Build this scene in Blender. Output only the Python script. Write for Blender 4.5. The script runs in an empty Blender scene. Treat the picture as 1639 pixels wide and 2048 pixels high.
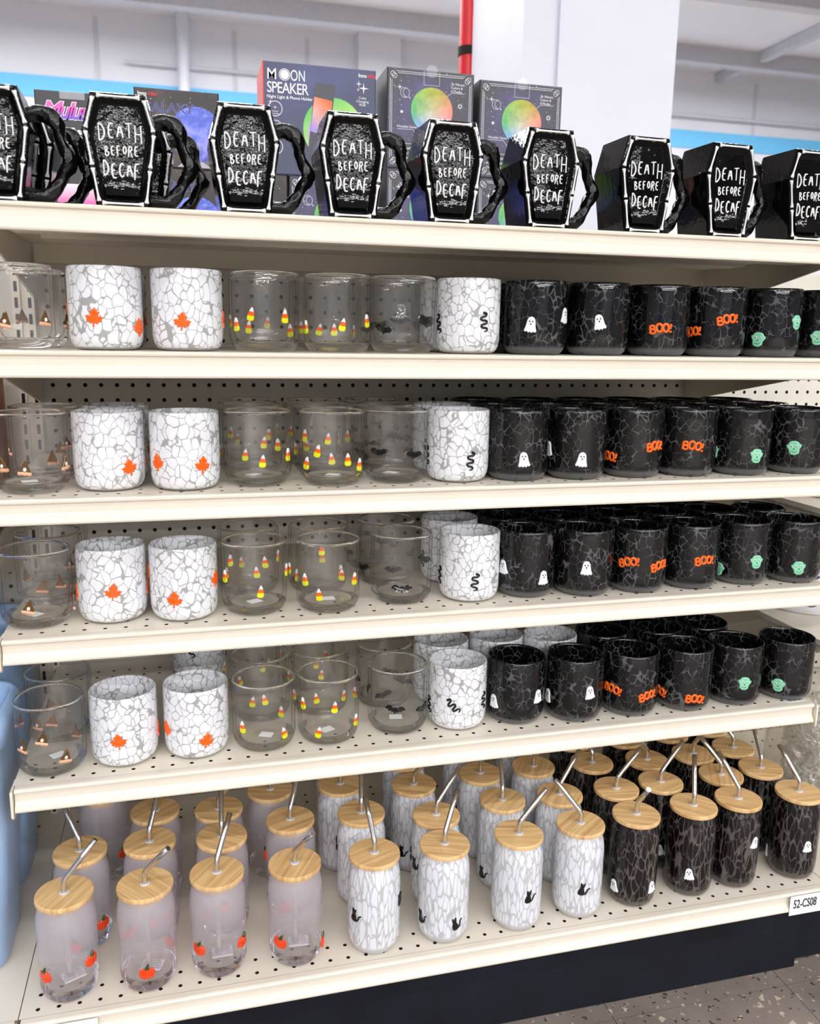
import bpy, math, random
from mathutils import Matrix, Vector

PI = math.pi
SC = bpy.context.scene
COL = SC.collection
rng = random.Random(11)

# ------------------------------------------------------------------ camera
cam_data = bpy.data.cameras.new('camera')
cam = bpy.data.objects.new('camera', cam_data)
COL.objects.link(cam)
_r = Vector((0.96765, -0.25180, 0.01578))
_u = Vector((0.03606, 0.19995, 0.97914))
_f = Vector((0.24970, 0.94690, -0.20256))
cam.matrix_world = Matrix(((_r.x, _u.x, -_f.x, 0.21164),
                           (_r.y, _u.y, -_f.y, -1.03657),
                           (_r.z, _u.z, -_f.z, 0.86109),
                           (0, 0, 0, 1)))
cam_data.sensor_fit = 'VERTICAL'
cam_data.sensor_height = 36.0
cam_data.lens = 1713.27 / 2048.0 * 36.0
cam_data.clip_start = 0.02
cam_data.clip_end = 200
cam_data.dof.use_dof = True
cam_data.dof.focus_distance = 1.25
cam_data.dof.aperture_fstop = cam_data.lens / 4.6
SC.camera = cam

# ------------------------------------------------------------------ world, lamps, exposure
world = bpy.data.worlds.new('world')
SC.world = world
world.use_nodes = True
world.node_tree.nodes['Background'].inputs[0].default_value = (0.93, 0.96, 1.0, 1)
world.node_tree.nodes['Background'].inputs[1].default_value = 0.30
SC.view_settings.view_transform = 'Standard'
SC.view_settings.look = 'None'
SC.view_settings.gamma = 1.0
SC.view_settings.exposure = -0.18
SC.view_settings.use_curve_mapping = False
SC.cycles.max_bounces = 12
SC.cycles.transmission_bounces = 10
SC.cycles.transparent_max_bounces = 24
SC.cycles.glossy_bounces = 4
SC.cycles.diffuse_bounces = 4
SC.cycles.sample_clamp_indirect = 6.0
SC.cycles.adaptive_threshold = 0.08
SC.cycles.use_light_tree = False


def strip_lamp(x, y, z, length, width, power):
    d = bpy.data.lights.new('ceiling_lamp', 'AREA')
    d.shape = 'RECTANGLE'
    d.size = length
    d.size_y = width
    d.energy = power
    d.color = (0.985, 0.985, 1.0)
    o = bpy.data.objects.new('ceiling_lamp', d)
    COL.objects.link(o)
    o.location = (x, y, z)
    return o


# fluorescent rows hung under the store ceiling
for ly, pw in ((-20.0, 480), (-16.4, 460), (-12.8, 410), (-9.2, 300), (-5.6, 120), (-2.4, 70), (1.0, 60), (5.0, 340), (8.6, 430)):
    strip_lamp(2.0, ly, 4.72, 17.0, 0.20, pw * 3.15)

# ------------------------------------------------------------------ node helpers


def new_mat(name):
    m = bpy.data.materials.new(name)
    m.use_nodes = True
    nt = m.node_tree
    for n in list(nt.nodes):
        nt.nodes.remove(n)
    out = nt.nodes.new('ShaderNodeOutputMaterial')
    return m, nt, out


def N(nt, typ, **kw):
    n = nt.nodes.new('ShaderNode' + typ)
    for k, v in kw.items():
        if k == 'inp':
            for kk, vv in v.items():
                n.inputs[kk].default_value = vv
        else:
            setattr(n, k, v)
    return n


def L(nt, a, b):
    nt.links.new(a, b)


def rgba(c):
    return (c[0], c[1], c[2], 1.0)


def srgb(r, g, b):
    def f(v):
        v /= 255.0
        return v / 12.92 if v <= 0.04045 else ((v + 0.055) / 1.055) ** 2.4
    return (f(r), f(g), f(b))


def principled(nt, color, rough=0.4, metal=0.0, **kw):
    p = N(nt, 'BsdfPrincipled')
    if color is not None:
        p.inputs['Base Color'].default_value = rgba(color)
    p.inputs['Roughness'].default_value = rough
    p.inputs['Metallic'].default_value = metal
    for k, v in kw.items():
        p.inputs[k].default_value = v
    return p


def noisy(name, color, rough=0.4, metal=0.0, var=0.06, scale=30.0, bump=0.0, bscale=200.0, **kw):
    """plain coloured surface with slight procedural unevenness"""
    m, nt, out = new_mat(name)
    p = principled(nt, color, rough, metal, **kw)
    tc = N(nt, 'TexCoord')
    no = N(nt, 'TexNoise', inp={'Scale': scale, 'Detail': 4.0})
    L(nt, tc.outputs['Object'], no.inputs['Vector'])
    mr = N(nt, 'MapRange', inp={'From Min': 0.3, 'From Max': 0.7, 'To Min': 1.0 - var, 'To Max': 1.0 + var})
    L(nt, no.outputs['Fac'], mr.inputs['Value'])
    vm = N(nt, 'VectorMath', operation='SCALE')
    vm.inputs[0].default_value = color
    L(nt, mr.outputs[0], vm.inputs['Scale'])
    L(nt, vm.outputs[0], p.inputs['Base Color'])
    if bump:
        nb = N(nt, 'TexNoise', inp={'Scale': bscale, 'Detail': 3.0})
        L(nt, tc.outputs['Object'], nb.inputs['Vector'])
        bp = N(nt, 'Bump', inp={'Strength': bump, 'Distance': 0.001})
        L(nt, nb.outputs['Fac'], bp.inputs['Height'])
        L(nt, bp.outputs[0], p.inputs['Normal'])
    L(nt, p.outputs[0], out.inputs[0])
    return m


M = {}
M['shelf'] = noisy('shelf_enamel', srgb(231, 223, 207), 0.30, var=0.025, scale=14)
M['peg'] = noisy('pegboard_paint', srgb(214, 210, 199), 0.55, var=0.03, scale=20)
M['dark'] = noisy('hollow_shade_black', (0.012, 0.011, 0.011), 0.8)  # near-black: painted shade for holes and slots, plus the black clamp
M['kick'] = noisy('black_kick_plate', (0.008, 0.0095, 0.015), 0.65, var=0.35, scale=9, **{'Specular IOR Level': 0.2})
M['white_paint'] = noisy('column_paint', srgb(218, 221, 231), 0.5, var=0.02, scale=5, bump=0.25, bscale=160)
M['red_paint'] = noisy('red_pipe_paint', (0.75, 0.02, 0.03), 0.35)
M['wall'] = noisy('wall_paint', srgb(226, 228, 236), 0.7, var=0.04, scale=0.7)
M['wall_seam'] = noisy('wall_seam', srgb(204, 206, 214), 0.7)
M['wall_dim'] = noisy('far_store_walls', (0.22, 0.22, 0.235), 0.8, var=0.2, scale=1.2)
M['goods'] = noisy('opposite_goods', (0.06, 0.06, 0.065), 0.7, var=0.6, scale=6.0)
M['band'] = noisy('wall_blue_band', srgb(110, 196, 244), 0.6)
M['ceiling'] = noisy('ceiling_deck', srgb(222, 223, 230), 0.7, var=0.04, scale=0.8)
M['beam'] = noisy('ceiling_beam', srgb(190, 192, 200), 0.6)
M['paper'] = noisy('white_paper', srgb(240, 240, 240), 0.6, var=0.01)
M['ink'] = noisy('black_ink', (0.03, 0.03, 0.035), 0.6)
M['greyink'] = noisy('grey_ink', (0.22, 0.22, 0.25), 0.6)
M['wprint'] = noisy('white_print', (0.85, 0.85, 0.88), 0.5, var=0.01)
M['steel'] = noisy('straw_steel', (0.66, 0.65, 0.64), 0.20, 1.0, var=0.0)
M['gasket'] = noisy('silicone_gasket', (0.62, 0.62, 0.66), 0.35)
M['orange'] = noisy('orange_glass_enamel', (0.94, 0.125, 0.004), 0.22, var=0.1, scale=300)
M['boo'] = noisy('boo_orange_enamel', (0.88, 0.14, 0.01), 0.2, var=0.08, scale=300)
M['cornwhite'] = noisy('candy_white', (0.85, 0.84, 0.84), 0.15)
M['cornyellow'] = noisy('candy_yellow', (0.72, 0.72, 0.01), 0.15)
M['blackglaze'] = noisy('black_charm', (0.006, 0.006, 0.006), 0.12)
M['ghost'] = noisy('ghost_white', (0.86, 0.87, 0.9), 0.2, var=0.02)
M['mint'] = noisy('mint_green', (0.25, 0.66, 0.42), 0.22, var=0.05, scale=200)
M['piebrown'] = noisy('pie_filling', (0.12, 0.052, 0.008), 0.15, var=0.15, scale=250)
M['crust'] = noisy('pie_crust', (0.8, 0.43, 0.26), 0.3, var=0.15, scale=250)
M['pumpkin'] = noisy('pumpkin_red_orange', (0.85, 0.06, 0.008), 0.18, var=0.15, scale=300)
M['stem'] = noisy('pumpkin_stem_green', (0.02, 0.08, 0.015), 0.25)
M['bluebin'] = noisy('blue_bin_plastic', srgb(172, 206, 248), 0.3, var=0.03, scale=8)
M['navybin'] = noisy('navy_bin_plastic', (0.02, 0.05, 0.16), 0.35)
M['basket'] = noisy('basket_wood', (0.30, 0.11, 0.045), 0.5, var=0.25, scale=40)
M['mug'] = noisy('black_mug_glaze', (0.0025, 0.0025, 0.003), 0.02, bump=0.16, bscale=130, **{'Specular IOR Level': 0.22})
M['mugarm'] = noisy('black_arm_glaze', (0.0035, 0.0035, 0.004), 0.04, bump=0.5, bscale=260, **{'Specular IOR Level': 0.35})
M['bone'] = noisy('bone_white_glaze', (0.86, 0.86, 0.84), 0.12, var=0.03, bump=0.2, bscale=350)


def bamboo():
    m, nt, out = new_mat('bamboo_lid')
    tc = N(nt, 'TexCoord')
    oi = N(nt, 'ObjectInfo')
    mp = N(nt, 'Mapping', inp={'Scale': (14.0, 330.0, 14.0)})
    add = N(nt, 'VectorMath', operation='MULTIPLY_ADD')
    add.inputs[1].default_value = (1, 1, 1)
    L(nt, tc.outputs['Object'], add.inputs[0])
    cb = N(nt, 'CombineXYZ')
    L(nt, oi.outputs['Random'], cb.inputs[0])
    L(nt, oi.outputs['Random'], cb.inputs[1])
    L(nt, cb.outputs[0], add.inputs[2])
    L(nt, add.outputs[0], mp.inputs['Vector'])
    no = N(nt, 'TexNoise', inp={'Scale': 1.0, 'Detail': 5.0, 'Roughness': 0.65})
    L(nt, mp.outputs[0], no.inputs['Vector'])
    mp2 = N(nt, 'Mapping', inp={'Scale': (2.0, 110.0, 1.0)})
    L(nt, add.outputs[0], mp2.inputs['Vector'])
    n2 = N(nt, 'TexNoise', inp={'Scale': 1.0, 'Detail': 1.0})
    L(nt, mp2.outputs[0], n2.inputs['Vector'])
    mx = N(nt, 'Math', operation='MULTIPLY_ADD', inp={1: 0.5, 2: 0.0})
    L(nt, n2.outputs['Fac'], mx.inputs[0])
    ad = N(nt, 'Math', operation='MULTIPLY_ADD', inp={1: 0.6})
    L(nt, no.outputs['Fac'], ad.inputs[0])
    L(nt, mx.outputs[0], ad.inputs[2])
    cr = N(nt, 'ValToRGB')
    cr.color_ramp.elements[0].position = 0.38
    cr.color_ramp.elements[0].color = rgba((0.55, 0.30, 0.115))
    cr.color_ramp.elements[1].position = 0.64
    cr.color_ramp.elements[1].color = rgba((0.83, 0.57, 0.27))
    L(nt, ad.outputs[0], cr.inputs[0])
    p = principled(nt, None, 0.42)
    L(nt, cr.outputs[0], p.inputs['Base Color'])
    L(nt, p.outputs[0], out.inputs[0])
    return m


M['bamboo'] = bamboo()


def thin_fresnel(nt, normal=None, cap=0.75):
    lw = N(nt, 'LayerWeight', inp={'Blend': 0.5})
    if normal is not None:
        L(nt, normal, lw.inputs['Normal'])
    pw = N(nt, 'Math', operation='POWER', inp={1: 5.0})
    L(nt, lw.outputs['Facing'], pw.inputs[0])
    mr = N(nt, 'MapRange', inp={'To Min': 0.04, 'To Max': cap})
    L(nt, pw.outputs[0], mr.inputs['Value'])
    return mr.outputs[0]


def clear_glass(name, foot_z, rim_z, bump=0.10):
    """hand-blown clear glass: a thin wall with Fresnel reflection, true refraction in the thick foot and the rounded rim"""
    m, nt, out = new_mat(name)
    tc = N(nt, 'TexCoord')
    mp = N(nt, 'Mapping', inp={'Scale': (70.0, 70.0, 24.0)})
    L(nt, tc.outputs['Object'], mp.inputs['Vector'])
    no = N(nt, 'TexNoise', inp={'Scale': 1.0, 'Detail': 2.5})
    L(nt, mp.outputs[0], no.inputs['Vector'])
    bp = N(nt, 'Bump', inp={'Strength': bump, 'Distance': 0.002})
    L(nt, no.outputs['Fac'], bp.inputs['Height'])
    bp2 = N(nt, 'Bump', inp={'Strength': 0.5, 'Distance': 0.002})
    L(nt, no.outputs['Fac'], bp2.inputs['Height'])
    g = N(nt, 'BsdfGlass', inp={'IOR': 1.45, 'Roughness': 0.0})
    L(nt, bp.outputs[0], g.inputs['Normal'])
    lw = N(nt, 'LayerWeight', inp={'Blend': 0.5})
    cr = N(nt, 'ValToRGB')
    cr.color_ramp.elements[0].position = 0.72
    cr.color_ramp.elements[0].color = (0.996, 0.996, 0.994, 1)
    cr.color_ramp.elements[1].position = 0.95
    cr.color_ramp.elements[1].color = (0.66, 0.67, 0.67, 1)
    L(nt, lw.outputs['Facing'], cr.inputs[0])
    tr = N(nt, 'BsdfTransparent')
    L(nt, cr.outputs[0], tr.inputs['Color'])
    gl = N(nt, 'BsdfGlossy', inp={'Roughness': 0.015})
    L(nt, bp2.outputs[0], gl.inputs['Normal'])
    wall = N(nt, 'MixShader')
    L(nt, thin_fresnel(nt, bp2.outputs[0]), wall.inputs[0])
    L(nt, tr.outputs[0], wall.inputs[1])
    L(nt, gl.outputs[0], wall.inputs[2])
    sx = N(nt, 'SeparateXYZ')
    L(nt, tc.outputs['Object'], sx.inputs[0])
    lo = N(nt, 'Math', operation='LESS_THAN', inp={1: foot_z})
    L(nt, sx.outputs[2], lo.inputs[0])
    hi = N(nt, 'Math', operation='GREATER_THAN', inp={1: rim_z})
    L(nt, sx.outputs[2], hi.inputs[0])
    hf = N(nt, 'Math', operation='MULTIPLY_ADD', inp={1: 0.75})
    L(nt, lo.outputs[0], hf.inputs[0])
    L(nt, hi.outputs[0], hf.inputs[2])
    mx = N(nt, 'MixShader')
    L(nt, hf.outputs[0], mx.inputs[0])
    L(nt, wall.outputs[0], mx.inputs[1])
    L(nt, g.outputs[0], mx.inputs[2])
    L(nt, mx.outputs[0], out.inputs[0])
    return m


M['glass'] = clear_glass('clear_glass', 0.0125, 0.0968)


def speckled(name, blob, gap_color, scale, edge, soft, base_z, stretch=1.0, rough=0.06, lo_w=0.3, hi_w=1.7, corner=0.66):
    """hot-glass fleck pattern: flecks of opaque glass with see-through seams between them"""
    m, nt, out = new_mat(name)
    tc = N(nt, 'TexCoord')
    oi = N(nt, 'ObjectInfo')
    sc = N(nt, 'Math', operation='MULTIPLY', inp={1: 37.0})
    L(nt, oi.outputs['Random'], sc.inputs[0])
    cb = N(nt, 'CombineXYZ')
    L(nt, sc.outputs[0], cb.inputs[0])
    L(nt, sc.outputs[0], cb.inputs[2])
    mp = N(nt, 'Mapping', inp={'Scale': (scale, scale, scale * stretch)})
    L(nt, tc.outputs['Object'], mp.inputs['Vector'])
    ad = N(nt, 'VectorMath', operation='ADD')
    L(nt, mp.outputs[0], ad.inputs[0])
    L(nt, cb.outputs[0], ad.inputs[1])
    wn = N(nt, 'TexNoise', inp={'Scale': 0.7, 'Detail': 1.5})
    L(nt, ad.outputs[0], wn.inputs['Vector'])
    wv = N(nt, 'VectorMath', operation='SCALE', inp={'Scale': 1.1})
    L(nt, wn.outputs['Color'], wv.inputs[0])
    a2 = N(nt, 'VectorMath', operation='ADD')
    L(nt, ad.outputs[0], a2.inputs[0])
    L(nt, wv.outputs[0], a2.inputs[1])
    v1 = N(nt, 'TexVoronoi', feature='F1', inp={'Scale': 1.0, 'Randomness': 0.95})
    L(nt, a2.outputs[0], v1.inputs['Vector'])
    v2 = N(nt, 'TexVoronoi', feature='F2', inp={'Scale': 1.0, 'Randomness': 0.95})
    L(nt, a2.outputs[0], v2.inputs['Vector'])
    vo = N(nt, 'Math', operation='SUBTRACT')
    L(nt, v2.outputs['Distance'], vo.inputs[0])
    L(nt, v1.outputs['Distance'], vo.inputs[1])
    # seam width varies slowly
    n3 = N(nt, 'TexNoise', inp={'Scale': 0.55, 'Detail': 1.0})
    L(nt, ad.outputs[0], n3.inputs['Vector'])
    e = N(nt, 'MapRange', inp={'From Min': 0.3, 'From Max': 0.72, 'To Min': edge * lo_w, 'To Max': edge * hi_w})
    L(nt, n3.outputs['Fac'], e.inputs['Value'])
    sb = N(nt, 'Math', operation='SUBTRACT')
    L(nt, vo.outputs[0], sb.inputs[0])
    L(nt, e.outputs[0], sb.inputs[1])
    ms0 = N(nt, 'MapRange', inp={'From Min': 0.0, 'From Max': soft, 'To Min': 0.0, 'To Max': 1.0})
    L(nt, sb.outputs[0], ms0.inputs['Value'])
    # corners where several flecks meet stay open, which rounds the flecks
    mc = N(nt, 'MapRange', inp={'From Min': corner, 'From Max': corner - soft * 1.2, 'To Min': 0.0, 'To Max': 1.0})
    L(nt, v1.outputs['Distance'], mc.inputs['Value'])
    ms = N(nt, 'Math', operation='MULTIPLY')
    L(nt, ms0.outputs[0], ms.inputs[0])
    L(nt, mc.outputs[0], ms.inputs[1])
    # the thick foot has no flecks
    sx = N(nt, 'SeparateXYZ')
    L(nt, tc.outputs['Object'], sx.inputs[0])
    fz = N(nt, 'MapRange', inp={'From Min': base_z * 0.8, 'From Max': base_z * 1.25, 'To Min': 0.0, 'To Max': 1.0})
    L(nt, sx.outputs[2], fz.inputs['Value'])
    mk = N(nt, 'Math', operation='MULTIPLY')
    L(nt, ms.outputs[0], mk.inputs[0])
    L(nt, fz.outputs[0], mk.inputs[1])
    pb = principled(nt, blob, rough)
    mm = N(nt, 'MixRGB')
    mm.inputs[1].default_value = rgba(gap_color)
    mm.inputs[2].default_value = rgba(blob)
    L(nt, mk.outputs[0], mm.inputs[0])
    L(nt, mm.outputs[0], pb.inputs['Base Color'])
    mpb = N(nt, 'Mapping', inp={'Scale': (160.0, 160.0, 45.0)})
    L(nt, tc.outputs['Object'], mpb.inputs['Vector'])
    nb = N(nt, 'TexNoise', inp={'Scale': 1.0, 'Detail': 2.0})
    L(nt, mpb.outputs[0], nb.inputs['Vector'])
    bp = N(nt, 'Bump', inp={'Strength': 0.22, 'Distance': 0.0012})
    L(nt, nb.outputs['Fac'], bp.inputs['Height'])
    L(nt, bp.outputs[0], pb.inputs['Normal'])
    L(nt, pb.outputs[0], out.inputs[0])
    return m


M['wspeck'] = speckled('white_fleck_glass', (0.82, 0.835, 0.88), (0.38, 0.38, 0.37), 92.0, 0.030, 0.065, 0.0035, 0.8, lo_w=0.0, hi_w=1.9, corner=0.82)
M['bspeck'] = speckled('black_fleck_glass', (0.003, 0.003, 0.0035), (0.095, 0.095, 0.10), 95.0, 0.03, 0.085, 0.010, 0.8, lo_w=-3.0, hi_w=1.6, corner=0.90)
M['wspeck_t'] = speckled('white_streak_glass', (0.76, 0.78, 0.83), (0.50, 0.50, 0.52), 140.0, 0.030, 0.16, 0.012, 0.27, corner=0.88)
M['bspeck_t'] = speckled('black_streak_glass', (0.005, 0.0035, 0.0035), (0.105, 0.088, 0.083), 140.0, 0.035, 0.15, 0.012, 0.29, lo_w=-2.5, hi_w=2.0, corner=0.86)


def frosted():
    m, nt, out = new_mat('frosted_tumbler_glass')
    tc = N(nt, 'TexCoord')
    sx = N(nt, 'SeparateXYZ')
    L(nt, tc.outputs['Object'], sx.inputs[0])
    mr = N(nt, 'MapRange', inp={'From Min': 0.014, 'From Max': 0.11, 'To Min': 0.04, 'To Max': 0.37})
    L(nt, sx.outputs[2], mr.inputs['Value'])
    tr = N(nt, 'BsdfTransparent', inp={'Color': (0.965, 0.95, 0.965, 1)})
    gl = N(nt, 'BsdfGlossy', inp={'Roughness': 0.05, 'Color': (1, 1, 1, 1)})
    m1 = N(nt, 'MixShader')
    L(nt, thin_fresnel(nt), m1.inputs[0])
    L(nt, tr.outputs[0], m1.inputs[1])
    L(nt, gl.outputs[0], m1.inputs[2])
    df = N(nt, 'BsdfDiffuse', inp={'Color': (0.86, 0.84, 0.88, 1)})
    tl = N(nt, 'BsdfTranslucent', inp={'Color': (0.86, 0.84, 0.88, 1)})
    m2 = N(nt, 'MixShader', inp={0: 0.5})
    L(nt, df.outputs[0], m2.inputs[1])
    L(nt, tl.outputs[0], m2.inputs[2])
    m3 = N(nt, 'MixShader')
    L(nt, mr.outputs[0], m3.inputs[0])
    L(nt, m1.outputs[0], m3.inputs[1])
    L(nt, m2.outputs[0], m3.inputs[2])
    foot = N(nt, 'BsdfGlass', inp={'IOR': 1.45, 'Roughness': 0.0})
    lo = N(nt, 'Math', operation='LESS_THAN', inp={1: 0.0160})
    L(nt, sx.outputs[2], lo.inputs[0])
    m4 = N(nt, 'MixShader')
    L(nt, lo.outputs[0], m4.inputs[0])
    L(nt, m3.outputs[0], m4.inputs[1])
    L(nt, foot.outputs[0], m4.inputs[2])
    L(nt, m4.outputs[0], out.inputs[0])
    return m


M['frost'] = frosted()


def floor_tile_mat():
    m, nt, out = new_mat('chip_vinyl_tile')
    tc = N(nt, 'TexCoord')
    ge = N(nt, 'NewGeometry')
    no = N(nt, 'TexNoise', inp={'Scale': 6.0, 'Detail': 5.0})
    L(nt, ge.outputs['Position'], no.inputs['Vector'])
    base = N(nt, 'ValToRGB')
    base.color_ramp.elements[0].position = 0.3
    base.color_ramp.elements[0].color = rgba(srgb(112, 103, 96))
    base.color_ramp.elements[1].position = 0.7
    base.color_ramp.elements[1].color = rgba(srgb(144, 134, 125))
    L(nt, no.outputs['Fac'], base.inputs[0])
    cur = base.outputs[0]
    for sc_, thr, colr in ((85.0, 0.07, srgb(196, 182, 164)), (170.0, 0.07, srgb(178, 166, 150)), (150.0, 0.10, srgb(76, 66, 58))):
        wn = N(nt, 'TexNoise', inp={'Scale': sc_ * 0.9, 'Detail': 1.0})
        L(nt, ge.outputs['Position'], wn.inputs['Vector'])
        ws = N(nt, 'VectorMath', operation='SCALE', inp={'Scale': 1.1 / sc_ * 1.6})
        L(nt, wn.outputs['Color'], ws.inputs[0])
        ad = N(nt, 'VectorMath', operation='ADD')
        L(nt, ge.outputs['Position'], ad.inputs[0])
        L(nt, ws.outputs[0], ad.inputs[1])
        vo = N(nt, 'TexVoronoi', inp={'Scale': sc_, 'Randomness': 1.0})
        L(nt, ad.outputs[0], vo.inputs['Vector'])
        sp = N(nt, 'SeparateColor')
        L(nt, vo.outputs['Color'], sp.inputs[0])
        keep = N(nt, 'Math', operation='LESS_THAN', inp={1: thr})
        L(nt, sp.outputs[0], keep.inputs[0])
        near = N(nt, 'Math', operation='LESS_THAN', inp={1: 0.42})
        L(nt, vo.outputs['Distance'], near.inputs[0])
        mu = N(nt, 'Math', operation='MULTIPLY')
        L(nt, keep.outputs[0], mu.inputs[0])
        L(nt, near.outputs[0], mu.inputs[1])
        mx = N(nt, 'MixRGB')
        mx.inputs[2].default_value = rgba(colr)
        L(nt, mu.outputs[0], mx.inputs[0])
        L(nt, cur, mx.inputs[1])
        cur = mx.outputs[0]
    p = principled(nt, None, 0.4)
    L(nt, cur, p.inputs['Base Color'])
    L(nt, p.outputs[0], out.inputs[0])
    return m


M['floor'] = floor_tile_mat()


def night_box(name, c0, c1, c2, nscale, stars=True):
    """printed night-sky carton: dark ground, coloured clouds and stars"""
    m, nt, out = new_mat(name)
    tc = N(nt, 'TexCoord')
    no = N(nt, 'TexNoise', inp={'Scale': nscale, 'Detail': 3.0})
    L(nt, tc.outputs['Object'], no.inputs['Vector'])
    cr = N(nt, 'ValToRGB')
    cr.color_ramp.elements[0].position = 0.42
    cr.color_ramp.elements[0].color = rgba(c0)
    cr.color_ramp.elements[1].position = 0.72
    cr.color_ramp.elements[1].color = rgba(c2)
    el = cr.color_ramp.elements.new(0.56)
    el.color = rgba(c1)
    L(nt, no.outputs['Fac'], cr.inputs[0])
    cur = cr.outputs[0]
    if stars:
        for sc_, r in ((150.0, 0.13), (330.0, 0.16)):
            vo = N(nt, 'TexVoronoi', inp={'Scale': sc_})
            L(nt, tc.outputs['Object'], vo.inputs['Vector'])
            sp = N(nt, 'SeparateColor')
            L(nt, vo.outputs['Color'], sp.inputs[0])
            keep = N(nt, 'Math', operation='LESS_THAN', inp={1: 0.2})
            L(nt, sp.outputs[0], keep.inputs[0])
            nr = N(nt, 'Math', operation='LESS_THAN', inp={1: r})
            L(nt, vo.outputs['Distance'], nr.inputs[0])
            mu = N(nt, 'Math', operation='MULTIPLY')
            L(nt, keep.outputs[0], mu.inputs[0])
            L(nt, nr.outputs[0], mu.inputs[1])
            mx = N(nt, 'MixRGB')
            mx.inputs[2].default_value = (0.7, 0.7, 0.85, 1)
            L(nt, mu.outputs[0], mx.inputs[0])
            L(nt, cur, mx.inputs[1])
            cur = mx.outputs[0]
    p = principled(nt, None, 0.45)
    L(nt, cur, p.inputs['Base Color'])
    L(nt, p.outputs[0], out.inputs[0])
    return m


M['moonbox'] = night_box('moon_lamp_carton', srgb(70, 70, 78), srgb(78, 74, 108), srgb(108, 98, 156), 9.0)
M['speakerbox'] = night_box('speaker_carton', srgb(66, 70, 96), srgb(76, 82, 122), srgb(96, 104, 158), 4.0, False)
M['galaxybox'] = night_box('galaxy_carton', srgb(52, 46, 46), srgb(78, 66, 62), srgb(120, 110, 120), 14.0)
M['darkbox'] = noisy('dark_carton', srgb(60, 58, 62), 0.45)


def gradient_mat(name, stops, axis=(1, 0, 0), lo=-1.0, hi=1.0, noise=0.0, nscale=40.0):
    m, nt, out = new_mat(name)
    tc = N(nt, 'TexCoord')
    dp = N(nt, 'VectorMath', operation='DOT_PRODUCT')
    dp.inputs[1].default_value = axis
    L(nt, tc.outputs['Object'], dp.inputs[0])
    mr = N(nt, 'MapRange', inp={'From Min': lo, 'From Max': hi})
    L(nt, dp.outputs['Value'], mr.inputs['Value'])
    val = mr.outputs[0]
    if noise:
        no = N(nt, 'TexNoise', inp={'Scale': nscale, 'Detail': 6.0, 'Roughness': 0.6})
        L(nt, tc.outputs['Object'], no.inputs['Vector'])
        sb = N(nt, 'MapRange', inp={'From Min': 0.2, 'From Max': 0.8, 'To Min': -noise, 'To Max': noise})
        L(nt, no.outputs['Fac'], sb.inputs['Value'])
        ad = N(nt, 'Math', operation='ADD')
        L(nt, val, ad.inputs[0])
        L(nt, sb.outputs[0], ad.inputs[1])
        val = ad.outputs[0]
    cr = N(nt, 'ValToRGB')
    els = cr.color_ramp.elements
    els[0].position = stops[0][0]
    els[0].color = rgba(stops[0][1])
    els[1].position = stops[-1][0]
    els[1].color = rgba(stops[-1][1])
    for pos, c in stops[1:-1]:
        e = els.new(pos)
        e.color = rgba(c)
    L(nt, val, cr.inputs[0])
    p = principled(nt, None, 0.4)
    L(nt, cr.outputs[0], p.inputs['Base Color'])
    L(nt, p.outputs[0], out.inputs[0])
    return m


def planet_mat():
    """printed rainbow moon: green left, olive top, red right, blue below"""
    m, nt, out = new_mat('rainbow_moon_print')
    tc = N(nt, 'TexCoord')
    no = N(nt, 'TexNoise', inp={'Scale': 50.0, 'Detail': 7.0, 'Roughness': 0.68})
    L(nt, tc.outputs['Object'], no.inputs['Vector'])
    wp = N(nt, 'VectorMath', operation='MULTIPLY_ADD')
    L(nt, no.outputs['Color'], wp.inputs[0])
    wp.inputs[1].default_value = (0.03, 0.0, 0.03)
    L(nt, tc.outputs['Object'], wp.inputs[2])
    sx = N(nt, 'SeparateXYZ')
    L(nt, wp.outputs[0], sx.inputs[0])

    def ramp(cols):
        mr = N(nt, 'MapRange', inp={'From Min': -0.025, 'From Max': 0.055})
        L(nt, sx.outputs[0], mr.inputs['Value'])
        cr = N(nt, 'ValToRGB')
        els = cr.color_ramp.elements
        els[0].color = rgba(cols[0])
        els[1].color = rgba(cols[2])
        els.new(0.5).color = rgba(cols[1])
        L(nt, mr.outputs[0], cr.inputs[0])
        return cr.outputs[0]
    top = ramp((srgb(110, 190, 90), srgb(168, 176, 50), srgb(190, 140, 60)))
    midc = ramp((srgb(70, 180, 100), srgb(190, 190, 150), srgb(236, 130, 115)))
    bot = ramp((srgb(110, 185, 225), srgb(160, 165, 235), srgb(232, 150, 160)))
    f1 = N(nt, 'MapRange', inp={'From Min': 0.015, 'From Max': 0.045})
    L(nt, sx.outputs[2], f1.inputs['Value'])
    f0 = N(nt, 'MapRange', inp={'From Min': 0.015, 'From Max': -0.018})
    L(nt, sx.outputs[2], f0.inputs['Value'])
    m1 = N(nt, 'MixRGB')
    L(nt, f1.outputs[0], m1.inputs[0])
    L(nt, midc, m1.inputs[1])
    L(nt, top, m1.inputs[2])
    m2 = N(nt, 'MixRGB')
    L(nt, f0.outputs[0], m2.inputs[0])
    L(nt, m1.outputs[0], m2.inputs[1])
    L(nt, bot, m2.inputs[2])
    mx = N(nt, 'MixRGB', blend_type='OVERLAY')
    mx.inputs[0].default_value = 0.8
    L(nt, m2.outputs[0], mx.inputs[1])
    L(nt, no.outputs['Fac'], mx.inputs[2])
    p = principled(nt, None, 0.4)
    L(nt, mx.outputs[0], p.inputs['Base Color'])
    L(nt, p.outputs[0], out.inputs[0])
    return m


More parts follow.
